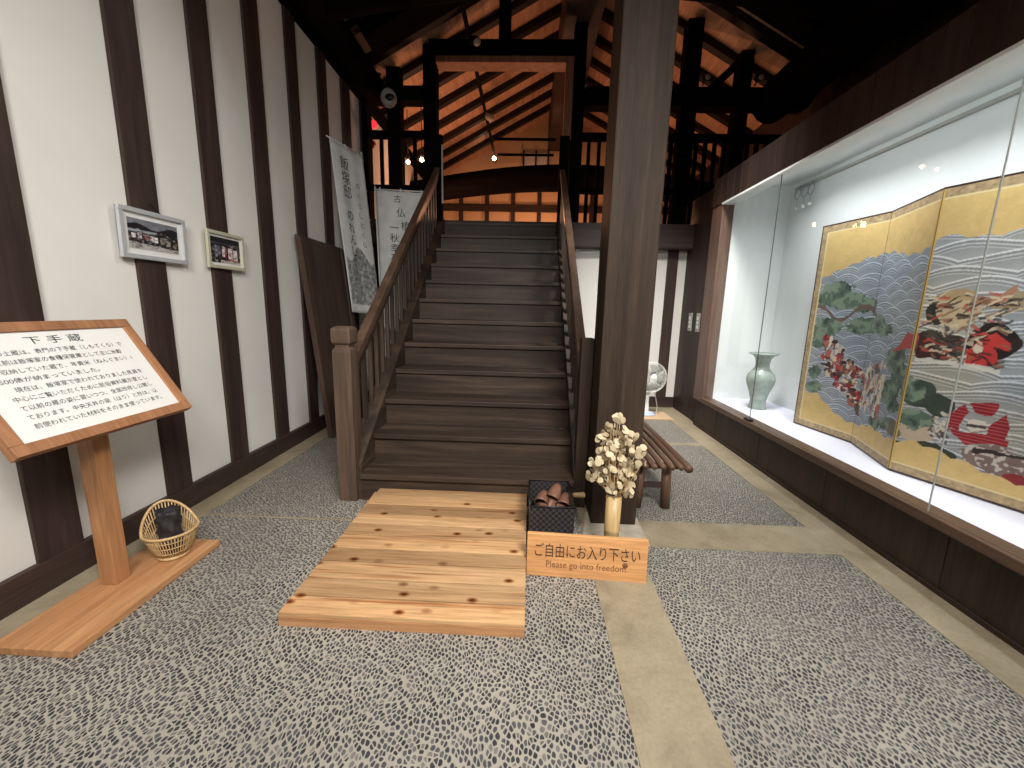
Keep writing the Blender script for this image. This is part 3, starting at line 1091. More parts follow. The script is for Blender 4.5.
picture('larger silver-framed photo of a dark house on the second post of the white wall', 2.455, 2.935, 1.745, 2.045, M['silver'], 0.028, 0.032, 3, True, R(1.5))
picture('smaller pale gold framed photo of a dark house on the third wall post', 3.13, 3.535, 1.75, 2.03, M['gold_frame'], 0.026, 0.018, 4, False, R(1.0))

# ================================================================== BOARD LEANING ON THE LEFT WALL
ldm = MB()
xb, xt, ya, yb_, zt = -2.21, -2.405, 4.40, 5.45, 2.19
ldm.hexa([(xb, ya, 0), (xb + 0.04, ya, 0), (xb + 0.04, yb_, 0), (xb, yb_, 0), (xt, ya - 0.07, zt), (xt + 0.04, ya - 0.07, zt), (xt + 0.04, yb_ - 0.07, zt), (xt, yb_ - 0.07, zt)], 0.004)
dr = thing('wooden_board', 'big dark wooden board leaning against the white left wall behind the stairs', 'board', (xb, 4.9, 0))
build('panel', ldm, M['door'], dr)
e = MB()
for yy in (ya, yb_ - 0.09):
    e.hexa([(xb + 0.036, yy, 0.01), (xb + 0.06, yy, 0.01), (xb + 0.06, yy + 0.09, 0.01), (xb + 0.036, yy + 0.09, 0.01),
            (xt + 0.036, yy - 0.07, zt - 0.02), (xt + 0.06, yy - 0.07, zt - 0.02), (xt + 0.06, yy + 0.02, zt - 0.02), (xt + 0.036, yy + 0.02, zt - 0.02)], 0.003)
build('edge_batten', e, M['door'], dr)


# ================================================================== BANNERS
def banner(name_label, tl, tr, bl, rows, n=24, m=40, wav=0.012):
    """cloth hung between the three corners, with text columns [(x fraction, top fraction, char size fraction, string)]"""
    tl, tr, bl = Vector(tl), Vector(tr), Vector(bl)
    t = thing('banner', name_label, 'banner', tuple(tl.lerp(tr, 0.5)))
    nrm = (tr - tl).cross(tl - bl).normalized()
    W, Hh = (tr - tl).length, (tl - bl).length

    def P(u, v, off=0.0):
        o = wav * math.sin(u * 7 + v * 2) * (0.4 + v) + 0.5 * wav * math.sin(u * 13 - v * 3)
        return tl + (tr - tl) * u + (bl - tl) * v + nrm * (o + off)
    mb = MB()
    vs = [P(i / n, j / m) for j in range(m + 1) for i in range(n + 1)]
    fs = [(j * (n + 1) + i, j * (n + 1) + i + 1, (j + 1) * (n + 1) + i + 1, (j + 1) * (n + 1) + i) for j in range(m) for i in range(n)]
    mb._add(vs, fs, True)
    cl_ = build('cloth', mb, M['cloth'], t)
    sol = cl_.modifiers.new('thickness', 'SOLIDIFY')
    sol.thickness = 0.003
    return t, P, W, Hh


def column(t, P, W, Hh, x, y, size, chars, mat, step=1.1):
    """characters one below the other, each warped onto the cloth"""
    for i, c in enumerate(chars):
        if c == ' ':
            continue
        o = text_part('lettering', c, 1.0, mat, t, Matrix(), extrude=0.0)
        co = np.zeros(len(o.data.vertices) * 3)
        o.data.vertices.foreach_get('co', co)
        co = co.reshape(-1, 3)
        if not len(co):
            continue
        lo, hi = co.min(0), co.max(0)
        s = size / max(hi[0] - lo[0], hi[1] - lo[1])
        cx = (co[:, 0] - (lo[0] + hi[0]) / 2) * s
        cy = (co[:, 1] - (lo[1] + hi[1]) / 2) * s
        out = []
        for a, b in zip(cx, cy):
            p = P(x + a / W, y + (i * size * step - b) / Hh, 0.006)
            out += list(p - t.location)
        o.data.vertices.foreach_set('co', np.array(out, np.float32))
        o.data.update()


b1 = banner('tall white banner with brush lettering and a grey print, nearest the white wall', (-2.38, 5.18, 3.405), (-2.19, 5.68, 3.37), (-2.235, 5.24, 1.40), None)
t, P, W, Hh = b1
column(t, P, W, Hh, 0.36, 0.10, 0.15, '飯塚邸', M['ink'])
column(t, P, W, Hh, 0.36, 0.40, 0.12, 'のれんし', M['ink'], 1.2)
column(t, P, W, Hh, 0.72, 0.20, 0.07, 'のくらしとくら', M['ink_soft'], 1.7)
pm_ = MB()
vs, fs = [], []
NN = 16
for j in range(NN + 1):
    for i in range(NN + 1):
        u = 0.06 + 0.9 * i / NN
        vtop = 0.63 + 0.05 * math.sin(u * 9)
        v = vtop + (0.945 - vtop) * j / NN
        vs.append(P(u, v, 0.005))
fs = [(j * (NN + 1) + i, j * (NN + 1) + i + 1, (j + 1) * (NN + 1) + i + 1, (j + 1) * (NN + 1) + i) for j in range(NN) for i in range(NN)]
pm_._add(vs, fs, True)
build('grey_print', pm_, M['print'], t)
pole = MB()
pole.tube([P(1.02, -0.03, -0.02), P(1.02, 1.66, -0.02)], 0.011, 8)
pole.tube([P(-0.03, -0.012, -0.02), P(1.04, -0.012, -0.02)], 0.008, 8)
build('pole', pole, M['white_plastic'], t)
lp = MB()
for v in (0.02, 0.2, 0.38, 0.56, 0.74, 0.92):
    lp.tube([P(1.0, v), P(1.04, v, -0.02)], 0.008, 6)
for u in (0.1, 0.5, 0.9):
    lp.tube([P(u, 0.01), P(u, -0.02, -0.02)], 0.012, 6)
build('loop', lp, M['cloth'], t)

b2 = banner('shorter white banner with black vertical lettering, beside the stair handrail', (-2.13, 5.98, 3.05), (-1.45, 5.98, 3.02), (-2.09, 5.98, 1.15), None, wav=0.02)
t, P, W, Hh = b2
column(t, P, W, Hh, 0.43, 0.05, 0.10, '古', M['ink'])
column(t, P, W, Hh, 0.49, 0.145, 0.12, '仏', M['ink'])
column(t, P, W, Hh, 0.57, 0.235, 0.12, '植', M['ink'])
column(t, P, W, Hh, 0.34, 0.25, 0.12, '一秋幸苑', M['ink'], 1.15)
pole = MB()
pole.tube([P(-0.03, -0.03, -0.02), P(-0.03, 1.6, -0.02)], 0.011, 8)
pole.tube([P(-0.05, -0.01, -0.02), P(1.02, -0.01, -0.02)], 0.008, 8)
build('pole', pole, M['white_plastic'], t)
lp = MB()
for u in (0.08, 0.5, 0.92):
    lp.tube([P(u, 0.01), P(u, -0.02, -0.02)], 0.012, 6)
build('loop', lp, M['cloth'], t)

# ================================================================== BOX OF SLIPPERS
bx = thing('woven_box', 'open black woven box at the foot of the stairs, beside the pine platform', 'box', (0.19, 2.56, 0))
wm = MB()
x0, x1, y0, y1, h = 0.052, 0.33, 2.365, 2.75, 0.30
th = 0.008
wm.box(x0, x1, y0, y1, 0.0, 0.012)
wm.box(x0, x1, y0, y0 + th, 0.012, h)
wm.box(x0, x1, y1 - th, y1, 0.012, h)
wm.box(x0, x0 + th, y0 + th, y1 - th, 0.012, h)
wm.box(x1 - th, x1, y0 + th, y1 - th, 0.012, h)
build('body', wm, M['weave'], bx)
rm = MB()
rm.tube([(x0, y0, h), (x1, y0, h), (x1, y1, h), (x0, y1, h), (x0, y0, h)], 0.007, 6)
build('rim', rm, M['black_plastic'], bx)


def slipper_pts(t):
    return None


def slipper(label, loc, rot, group=None):
    t = thing('slipper', label, 'slipper', loc, rot, group)
    mb = MB()
    n = 18
    up, lo = [], []
    for i in range(n):
        a = 2 * math.pi * i / n
        y = 0.125 * math.sin(a)
        x = (0.042 + 0.008 * math.sin(a)) * math.cos(a)
        lo.append((x, y, 0.0))
        up.append((x, y, 0.016))
    mb._add(lo + up, [tuple(range(n))[::-1], tuple(range(n, 2 * n))] + [(i, (i + 1) % n, (i + 1) % n + n, i + n) for i in range(n)], True)
    build('sole', mb, M['slipper'], t, local=True)
    v = MB()
    vs, fs = [], []
    for j in range(7):
        y = 0.01 + 0.11 * j / 6
        hw = 0.05 * math.sqrt(max(0.05, 1 - ((y - 0.01) / 0.125) ** 2))
        hh = 0.06 - 0.036 * j / 6
        for i in range(9):
            a = math.pi * i / 8
            vs.append((hw * math.cos(a), y, 0.012 + hh * math.sin(a)))
    for j in range(6):
        for i in range(8):
            fs.append((j * 9 + i, j * 9 + i + 1, (j + 1) * 9 + i + 1, (j + 1) * 9 + i))
    v._add(vs, fs, True)
    o = build('vamp', v, M['slipper'], t, local=True)
    s = o.modifiers.new('thickness', 'SOLIDIFY')
    s.thickness = 0.006
    return t


G = 'brown slippers in the black woven box'
slipper('brown slipper lying slantwise at the left of the woven box', (0.135, 2.59, 0.185), (R(25), R(-12), R(-20)), G)
slipper('brown slipper standing steepest in the middle of the woven box', (0.205, 2.62, 0.215), (R(42), R(14), R(-18)), G)
slipper('brown slipper tipped on its side at the right of the woven box', (0.268, 2.56, 0.19), (R(30), R(30), R(-4)), G)
slipper('brown slipper lowest in front of the woven box', (0.18, 2.49, 0.125), (R(18), R(10), R(-50)), G)
pg = MB()
pg.tube([(0.345, 2.70, 0.225), (0.38, 2.695, 0.23), (0.432, 2.69, 0.235), (0.44, 2.69, 0.236)], [0.014, 0.017, 0.02, 0.012], 12)
pg.tube([(0.352, 2.70, 0.0), (0.352, 2.70, 0.225)], 0.012, 10)
single('shoe_horn', pg, M['bamboo'], 'small pale wooden stub sticking out right of the black woven box', 'shoehorn', None, (0.352, 2.70, 0))

# ================================================================== BAMBOO VASE WITH DRIED FLOWERS
VX, VY = 0.548, 2.30
vz = 0.0
bv = MB()
bv.lathe([(0.0001, 0.0), (0.044, 0.0), (0.046, 0.02), (0.0445, 0.20), (0.048, 0.208), (0.0445, 0.216), (0.046, 0.425), (0.038, 0.425), (0.037, 0.22), (0.0001, 0.21)], (VX, VY, vz), 28)
single('bamboo_vase', bv, M['bamboo'], 'tall bamboo tube vase before the big pillar, holding dried flowers', 'vase', None, (VX, VY, vz))
fl = thing('dried_flowers', 'bunch of dried pale papery flowers in the bamboo tube vase', 'flowers', (VX, VY, 0.25))
rnd = random.Random(5)


def petal(mb, c, r, nrm):
    nrm = Vector(nrm).normalized()
    s = nrm.orthogonal().normalized()
    u = nrm.cross(s)
    n = 9
    ring = [Vector(c) + (s * math.cos(2 * math.pi * k / n) * 0.85 + u * math.sin(2 * math.pi * k / n)) * r for k in range(n)]
    mid = Vector(c) + nrm * r * 0.10
    mb._add([mid] + ring, [(0, 1 + k, 1 + (k + 1) % n) for k in range(n)], True)


heads = []
for zz, xs in ((0.865, (0.0,)), (0.83, (-0.02, 0.03)), (0.78, (-0.04, 0.02, 0.09)), (0.74, (-0.07, 0.0, 0.05, 0.11)), (0.69, (-0.09, -0.03, 0.04, 0.10, 0.15)), (0.64, (-0.10, -0.04, 0.03, 0.09, 0.15)), (0.585, (-0.12, -0.06, 0.0, 0.06, 0.12)), (0.54, (-0.14, -0.08, -0.02, 0.05, 0.10)), (0.49, (-0.06, 0.0, 0.05, 0.12)), (0.46, (0.0, 0.11))):
    for xx in xs:
        for rep_ in range(2):
            heads.append((VX - 0.012 + xx * 0.86 + rnd.uniform(-.022, .022), VY + rnd.uniform(-.06, .06), zz + rnd.uniform(-.022, .022)))
stems = MB()
for hx, hy, hz in heads:
    if rnd.random() < 0.6:
        stems.tube([(VX + rnd.uniform(-.02, .02), VY + rnd.uniform(-.02, .02), 0.25), (VX + (hx - VX) * 0.35, VY + (hy - VY) * 0.3, 0.45), (hx, hy, hz)], 0.0022, 5)
build('stems', stems, M['stem'], fl)
for hx, hy, hz in heads:
    pb = MB()
    for k in range(rnd.choice((4, 5, 5, 6))):
        a = rnd.uniform(0, 2 * math.pi)
        d = Vector((math.cos(a), -0.55 + 0.3 * math.sin(a * 2), math.sin(a)))
        petal(pb, Vector((hx, hy, hz)) + Vector((math.cos(a) * 0.022, rnd.uniform(-.012, .012), math.sin(a) * 0.022)), rnd.uniform(0.016, 0.025), d + Vector((rnd.uniform(-.8, .8), -0.5, rnd.uniform(-.8, .8))))
    build('flower_head', pb, M['flower'], fl)

# ================================================================== NOTICE BOARD
nb = thing('notice_board', 'small orange wooden notice with Japanese and English words before the pillar', 'sign', (0.375, 2.118, 0), (R(-4), 0, R(-2.8)))
bd = build('board', MB().box(-0.336, 0.336, -0.014, 0.014, 0.0, 0.252, 0.004), M['notice'], nb, local=True)
nm = frame_mtx((0, -0.0150, 0), (1, 0, 0), (0, 0, 1))
fit_text('lettering', 'ご自由にお入り下さい', M['brown_ink'], nb, nm, -0.29, 0.118, wd=0.585, ht=0.082)
fit_text('english_lettering', 'Please go into freedom.', M['light_ink'], nb, nm, -0.225, 0.046, wd=0.455, ht=0.052)
kn = MB()
kn.lathe([(0.0001, 0.0), (0.016, 0.0), (0.017, -0.001)], (0.215, -0.0146, 0.098), 14, mat=Matrix.Rotation(R(90), 4, 'X'))
build('knot', kn, M['light_ink'], nb, local=True)

# ================================================================== BENCH
bn = thing('slatted_bench', 'low slatted wooden bench of round poles behind the big pillar', 'bench', (0.98, 3.6, 0))
for i in range(8):
    x = 1.165 - 0.064 * i
    r = 0.021
    build('slat', MB().tube([(x, 2.90, 0.375), (x + 0.003, 3.6, 0.377), (x, 4.46, 0.375)], [r, r * 1.05, r], 10), M['bench'], bn)
build('edge_pole', MB().tube([(1.218, 2.89, 0.372), (1.218, 3.6, 0.374), (1.216, 4.48, 0.372)], [0.031, 0.03, 0.029], 12), M['bench'], bn)
for y in (3.03, 4.32):
    for x in (1.105, 0.91):
        build('leg', MB().tube([(x - 0.012 * (1 if x < 1 else -1), y, 0.0), (x, y, 0.345)], [0.038, 0.036], 12), M['bench_z'], bn)
    build('crossbar', MB().box(0.70, 1.21, y - 0.03, y + 0.03, 0.325, 0.354, 0.004), M['dark_x'], bn)
    build('stretcher', MB().box(0.91, 1.10, y - 0.015, y + 0.015, 0.165, 0.205, 0.004), M['dark_x'], bn)

# ================================================================== FAN ON CARDBOARD
single('cardboard_sheet', MB().box(1.50, 2.10, 5.66, 6.12, 0.004, 0.016), M['cardboard'], 'flat sheet of brown cardboard on the floor under the white fan', 'cardboard', None, (1.8, 5.9, 0.004))
fn = thing('electric_fan', 'white electric fan standing near the back wall, half behind the pillar', 'fan', (1.775, 5.92, 0.016))
fb = MB()
fb.lathe([(0.0001, 0.0), (0.125, 0.0), (0.13, 0.012), (0.115, 0.03), (0.05, 0.05), (0.0001, 0.055)], (1.775, 5.92, 0.016), 28)
build('base', fb, M['blue_plastic'], fn)
build('pole', MB().lathe([(0.045, 0.05), (0.034, 0.2), (0.034, 0.48), (0.0001, 0.48)], (1.775, 5.92, 0.016), 16), M['white_plastic'], fn)
rot_f = Matrix.Rotation(R(90), 4, 'X') @ Matrix.Identity(4)
rot_f = Matrix.Rotation(R(12), 4, 'Z') @ rot_f
hc = Vector((1.79, 5.86, 0.58))
mo = MB()
mo.lathe([(0.0001, -0.14), (0.05, -0.13), (0.07, -0.08), (0.07, -0.02), (0.0001, -0.015)], hc, 20, mat=rot_f)
build('motor_housing', mo, M['white_plastic'], fn)
gd = MB()
RF = 0.215
for r, z in ((RF, 0.03), (RF * 0.985, 0.0), (RF * 0.985, 0.06)):
    pts = [hc + (rot_f @ Vector((r * math.cos(2 * math.pi * k / 40), r * math.sin(2 * math.pi * k / 40), z))) for k in range(41)]
    gd.tube(pts, 0.006 if r == RF else 0.0035, 6, cap=False)
for k in range(48):
    a = 2 * math.pi * k / 48
    for s in (1, -1):
        pts = [hc + (rot_f @ Vector((r * math.cos(a + s0), r * math.sin(a + s0), 0.03 + s * z))) for r, z, s0 in ((0.05, 0.055, 0), (0.12, 0.055, 0.08), (0.185, 0.045, 0.14), (RF, 0.0, 0.16))]
        gd.tube(pts, 0.0016, 4)
build('guard', gd, M['white_plastic'], fn)
build('hub_cap', MB().lathe([(0.0001, 0.09), (0.045, 0.088), (0.055, 0.08), (0.055, 0.075), (0.0001, 0.074)], hc, 20, mat=rot_f), M['white_plastic'], fn)
for k in range(5):
    bl = MB()
    vs, fs = [], []
    for i in range(7):
        for j in range(7):
            r = 0.03 + 0.15 * i / 6
            a = 2 * math.pi * k / 5 + (j / 6 - 0.5) * (0.75 + 0.4 * i / 6)
            vs.append(hc + (rot_f @ Vector((r * math.cos(a), r * math.sin(a), 0.03 + 0.025 * (j / 6 - 0.5)))))
    fs = [(i * 7 + j, i * 7 + j + 1, (i + 1) * 7 + j + 1, (i + 1) * 7 + j) for i in range(6) for j in range(6)]
    bl._add(vs, fs, True)
    o = build('blade', bl, M['grey_plastic'], fn)
    s = o.modifiers.new('thickness', 'SOLIDIFY')
    s.thickness = 0.002
build('power_cord', MB().tube([(1.87, 5.95, 0.40), (1.93, 6.0, 0.25), (1.965, 6.0, 0.1), (1.95, 5.98, 0.022), (1.88, 6.0, 0.021)], 0.006, 8), M['cord'], fn)

# ================================================================== LIGHT SWITCH PLATES ON THE RIGHT WALL
for y, lb in ((6.11, 'white switch plate on the dark end wall, nearer the back corner'), (5.83, 'white switch plate on the dark end wall, nearer the display case')):
    t = thing('switch_plate', lb, 'switch', (2.365, y, 1.36), group='switch plates on the dark end wall')
    build('plate', MB().box(2.365 - 0.012, 2.365, y - 0.06, y + 0.06, 1.235, 1.49, 0.003), M['grey_plastic'], t)
    for zz in (1.30, 1.36, 1.42):
        build('rocker', MB().box(2.365 - 0.017, 2.365 - 0.010, y - 0.03, y + 0.03, zz - 0.022, zz + 0.022, 0.002), M['white_plastic'], t)

# ================================================================== DISPLAY CASE
CY0, CY1, CXB = -0.6, 5.30, 3.05
dc = thing('display_case', 'long built-in glass display case with dark wood surround and lit white interior', 'display case', (XR, 2.4, 0))
bp = MB()
y = CY0
for yb2 in (0.28, 1.20, 2.12, 3.04, 3.96, 4.88, 5.50):
    bp.box(2.315, 2.36, y + 0.003, yb2 - 0.003, 0.0, 0.375, 0.002)
    y = yb2
build('base_panel', bp, M['case_base'], dc)
build('plinth', MB().box(2.30, 2.315, CY0, 5.50, 0.0, 0.03), M['dark_y'], dc)
build('sill', MB().box(2.255, 2.40, CY0, 5.26, 0.372, 0.43, 0.006), M['case_sill'], dc)
build('frame_post', MB().box(2.262, 2.40, 5.23, 5.50, 0.372, 2.77, 0.006), M['case_frame'], dc)
hd = MB()
y = CY0
i = 0
while y < 5.49:
    y2 = min(5.50, y + 0.155)
    hd.box(2.25, 2.285 + 0.002 * (i % 2), y + 0.002, y2 - 0.002, 2.775, 3.09, 0.003)
    y = y2
    i += 1
build('header_panel', hd, M['header'], dc)
build('header_soffit', MB().box(2.25, 2.40, CY0, 5.23, 2.755, 2.775), M['case_white'], dc)
build('header_back', MB().box(2.36, 2.40, CY0, 5.23, 2.775, 3.0), M['case_white'], dc)
build('case_floor', MB().box(2.40, CXB, CY0, CY1, 0.38, 0.428), M['case_cloth'], dc)
build('back_panel', MB().box(CXB, CXB + 0.04, CY0, CY1 + 0.04, 0.38, 3.02), M['case_white'], dc)
build('end_panel', MB().box(2.40, CXB, CY1 - 0.04, CY1, 0.428, 3.0), M['case_white'], dc)
build('end_panel', MB().box(2.40, CXB, CY0, CY0 + 0.04, 0.428, 3.0), M['case_white'], dc)
build('top_panel', MB().box(2.36, CXB, CY0, CY1, 2.985, 3.02), M['case_white'], dc)
build('picture_rail', MB().box(CXB - 0.035, CXB - 0.002, CY0 + 0.05, 5.15, 2.90, 2.925), M['grey_plastic'], dc)
ys = [5.225, 4.13, 2.235, 0.30, CY0 + 0.02]
M['glass_edge_pale'] = plain('pale_glass_edge', (170, 172, 166), 0.3)
for a, b in zip(ys[:-1], ys[1:]):
    g = build('glass_pane', MB().box(2.285, 2.293, b + 0.003, a - 0.003, 0.43, 2.757), M['glass'], dc)
    build('glass_edge', MB().box(2.2855, 2.2925, b - 0.0015, b + 0.003, 0.43, 2.757), M['glass_edge'] if a > 5 else M['glass_edge_pale'], g)
build('glass_bracket', MB().box(2.262, 2.305, 4.09, 4.20, 0.43, 0.452, 0.003), M['black_plastic'], dc)

# ---- folding screen
FO = [(2.714, 4.116), (2.808, 3.489), (2.601, 2.868), (2.826, 2.249), (2.60, 1.63)]
SZ0, SZ1 = 0.432, 2.312
fs_ = thing('folding_screen', 'gold folding screen painted with waves, pines and red-armoured figures, in the case', 'folding screen', (2.7, 2.9, SZ0))


def screen_rgb(i, wd, ht):
    vv, ss = np.mgrid[0:ht, 0:wd]
    s, v = ss / (wd - 1), vv / (ht - 1)
    U = i + s
    a = 0.653 / 1.88                       # panel width over height
    X, Y = U * a, v
    n1 = fbm(X * 9, Y * 9, 1)
    n2 = fbm(X * 30, Y * 30, 5)
    n3 = vnoise(X * 120, Y * 120, 9)
    wx, wy = (fbm(X * 14, Y * 14, 21) - 0.5) * 0.05, (fbm(X * 14, Y * 14, 31) - 0.5) * 0.05
    Uw, Vw = U + wx / a * 0.7, v + wy * 0.7
    gold = L3((216, 184, 122)) * (0.86 + 0.2 * n2[..., None] + 0.1 * n3[..., None])
    # water: rows of overlapping swells, each with a pale crest and a darker trough below it
    base = L3((176, 180, 186) if i >= 2 else (160, 168, 178))[None, None] * (0.8 + 0.35 * n1[..., None])
    tint = L3((192, 184, 166))[None, None] * (0.8 + 0.35 * n1[..., None])
    mixw = np.clip((vnoise(X * 5, Y * 5, 77) - 0.3) * 2, 0, 1)[..., None] * (0.7 if i >= 2 else 0.2)
    water = base * (1 - mixw) + tint * mixw
    img = water.copy()
    rs = np.random.default_rng(100)
    nrow = 44
    for r in range(nrow):
        p1, p2, p3 = rs.random(3)
        Xw = X + 0.012 * np.sin(Y * 17 + p2 * 6)
        if i >= 2:
            per, hgt, am = 9.0 + 5 * p1, 0.040, 0.022
            line = 1.0 - r * hgt + am * (np.abs(np.sin(Xw * per + p3 * 9)) ** 0.8) + 0.006 * np.sin(X * 23 + p2 * 9)
        else:
            per, hgt, am = 20.0 + 8 * p1, 0.032, 0.022
            line = 1.0 - r * hgt + am * (np.abs(np.sin(Xw * per + p3 * 9)) ** 0.7) + 0.008 * np.sin(X * 13 + p2 * 9)
        dd = line - Y
        mk = dd > 0
        k = dd / hgt
        tone = np.where(k < 0.15, 1.62, np.where(k < 0.34, 0.62, np.where(k < 0.46, 1.32, np.where(k < 0.62, 0.66, np.where(k < 0.72, 1.15, np.clip(0.62 + 0.2 * k, 0.55, 1.0))))))
        img[mk] = (water * tone[..., None])[mk]

    def put(mask, col, var=0.3, alpha=1.0):
        c = L3(col)[None, None] * (1 - var / 2 + var * n2[..., None])
        img[mask] = img[mask] * (1 - alpha) + c[mask] * alpha

    def ell(cu, cv, ru, rv):
        return ((Uw - cu) / ru) ** 2 + ((Vw - cv) / rv) ** 2 < 1

    gt = [(-0.2, .70), (0.077, .74), (0.283, .766), (0.762, .815), (0.994, .827), (1.241, .824), (1.548, .799), (1.755, .795), (1.973, .807), (2.034, .837), (2.205, .835), (2.318, .822), (2.597, .828), (3.0, .84), (3.5, .80), (4.2, .82)]
    gb_ = [(-0.2, .18), (0.112, .169), (0.35, .172), (0.607, .114), (0.832, .083), (1.067, .075), (1.404, .107), (1.805, .097), (2.012, .104), (2.186, .119), (2.36, .107), (2.6, .09), (2.78, .073), (2.97, .07), (3.4, .12), (4.2, .16)]
    xt_, yt_ = zip(*gt)
    xb_, yb2_ = zip(*gb_)
    scal = 0.012 * np.abs(np.sin(U * 14))
    gtop = v > np.interp(U, xt_, yt_) + scal
    gbot = v < np.interp(U, xb_, yb2_) + scal
    # rocky shore, dark mounds
    for cu, cv, ru, rv, c in ((2.16, .16, .14, .03, (196, 176, 152)), (2.3, .11, .22, .025, (62, 66, 54)), (2.1, .10, .12, .022, (56, 64, 52)), (2.13, .30, .16, .05, (70, 82, 72)), (2.3, .27, .12, .04, (66, 76, 66)), (2.75, .62, .3, .03, (170, 150, 122)), (1.9, .15, .14, .03, (120, 112, 92)), (3.4, .3, .3, .08, (92, 98, 84))):
        put(ell(cu, cv, ru, rv), c)
    # pine clumps
    for cu, cv, ru, rv in ((.42, .70, .24, .035), (.26, .655, .2, .035), (.62, .64, .26, .036), (.85, .62, .17, .03), (.36, .53, .22, .035), (.26, .49, .22, .035), (.9, .535, .26, .038), (1.18, .54, .16, .035), (1.38, .515, .15, .03), (.2, .44, .14, .03), (1.74, .41, .2, .05), (1.86, .35, .16, .05), (1.72, .28, .2, .05), (1.86, .235, .14, .035), (2.06, .31, .12, .035), (.25, .215, .16, .03), (.22, .29, .12, .035), (1.5, .14, .14, .03), (1.72, .15, .12, .03), (2.12, .205, .14, .03), (3.3, .55, .25, .05), (3.5, .48, .2, .05)):
        m_ = ((Uw - cu) / ru) ** 2 + ((Vw - cv) / rv) ** 2 < 0.30 + 0.85 * n2 + 0.6 * n3
        put(m_, (98, 116, 102), 0.7)
        put(m_ & (n2 > 0.58), (132, 148, 128), 0.4, 0.8)
        put(m_ & (n2 < 0.36), (66, 80, 72), 0.4, 0.8)
    put((np.abs(Vw - (.585 + .03 * np.sin(U * 9))) < 0.008) & (U < 1.1), (116, 96, 86), 0.3)
    # groups of figures on the left shore
    rr = np.random.default_rng(4)
    pal = [(150, 52, 62), (216, 196, 168), (70, 52, 54), (176, 108, 96), (196, 60, 58), (104, 88, 76), (226, 212, 190), (122, 66, 70)]
    for q in range(190):
        cu = 0.34 + rr.random() * 0.75
        cv = 0.40 - (cu - 0.34) * 0.26 + (rr.random() - 0.5) * 0.17
        put(ell(cu, cv, 0.012 + rr.random() * 0.045, 0.004 + rr.random() * 0.014), pal[rr.integers(8)], 0.4)
    for q in range(90):
        cu = 1.1 + rr.random() * 0.45
        cv = 0.27 + (rr.random() - 0.5) * 0.20
        put(ell(cu, cv, 0.01 + rr.random() * 0.03, 0.008 + rr.random() * 0.018), pal[(1, 6, 3, 5, 1, 6)[rr.integers(6)]], 0.4)
    # rider group in the water: generic shapes in cream, dark brown and red
    put(ell(2.2, .475, .22, .055), (84, 78, 70), 0.4)
    put(ell(2.12, .585, .1, .04), (58, 62, 54), 0.5)
    put(ell(2.28, .60, .17, .06), (206, 184, 148), 0.35)
    put(ell(2.26, .645, .14, .02), (188, 160, 120), 0.35)
    put(inpoly(Uw, Vw, [(2.36, .64), (2.5, .635), (2.66, .67), (2.66, .65), (2.5, .612), (2.36, .60)]), (176, 132, 104), 0.3)
    put(ell(2.56, .50, .16, .052), (44, 38, 38), 0.4)
    put(ell(2.68, .50, .06, .02), (52, 44, 44), 0.4)
    put(inpoly(Uw, Vw, [(1.653, .446), (1.86, .505), (2.014, .508), (2.01, .448)]), (190, 82, 78), 0.3)
    put(inpoly(Uw, Vw, [(2.016, .504), (2.097, .487), (2.2, .446), (2.09, .418), (2.03, .43)]), (74, 46, 42), 0.4)
    put(inpoly(Uw, Vw, [(2.4, .42), (2.41, .463), (2.507, .5), (2.578, .526), (2.653, .504), (2.656, .48), (2.58, .48), (2.636, .439), (2.56, .423)]), (206, 66, 62), 0.25)
    put(ell(2.5, .475, .04, .014), (222, 206, 186), 0.3)
    put((np.abs(Vw - .417) < 0.008) & (U > 2.03) & (U < 2.66), (228, 222, 210), 0.2, 0.8)
    for q in range(150):
        cu = 2.04 + rr.random() * 0.62
        cv = 0.43 + rr.random() * 0.22
        dxx, dyy = rr.random() - 0.5, (rr.random() - 0.5) * 0.5
        cxx = (Uw - cu) * (1) + (Vw - cv) * dxx * 6
        put((np.abs(cxx) < 0.02 + 0.03 * rr.random()) & (np.abs(Vw - cv - dyy * (Uw - cu)) < 0.004), [(60, 48, 46), (224, 206, 176), (150, 108, 84), (44, 40, 40), (196, 80, 74)][rr.integers(5)], 0.3, 0.8)
    # red-laced armour group
    for poly in ([(2.39, .205), (2.39, .245), (2.47, .285), (2.52, .245), (2.48, .2)], [(2.5, .295), (2.68, .312), (2.66, .27), (2.53, .265)], [(2.69, .25), (2.75, .285), (2.80, .24), (2.80, .20), (2.69, .205)], [(2.40, .20), (2.56, .158), (2.82, .188), (2.81, .205), (2.6, .2)]):
        mk = inpoly(Uw, Vw, poly)
        put(mk, (150, 38, 50), 0.3)
        put(mk & ((v * 90) % 1 < 0.22), (206, 120, 110), 0.2, 0.8)
    put(inpoly(Uw, Vw, [(2.55, .215), (2.57, .247), (2.644, .25), (2.678, .215), (2.57, .2)]), (222, 210, 196), 0.3)
    put((np.abs(Vw - .225) < .006) & (np.abs(Uw - 2.61) < .06), (84, 74, 72), 0.3)
    for q in range(46):
        put(ell(2.24 + rr.random() * .16, .2 + rr.random() * .1 - .05, .018, .006), ((212, 200, 184) if q % 2 else (108, 92, 84)), 0.3)
    put(inpoly(Uw, Vw, [(2.5, .145), (2.8, .184), (2.93, .153), (3.1, .12), (2.96, .08), (2.8, .078), (2.59, .1)]), (132, 112, 104), 0.5)
    put(inpoly(Uw, Vw, [(2.5, .145), (2.8, .184), (2.93, .153), (3.1, .12), (2.96, .08), (2.8, .078), (2.59, .1)]) & (n3 > 0.62), (214, 204, 192), 0.2, 0.8)
    put(ell(2.92, .085, .09, .018), (140, 48, 52), 0.4)
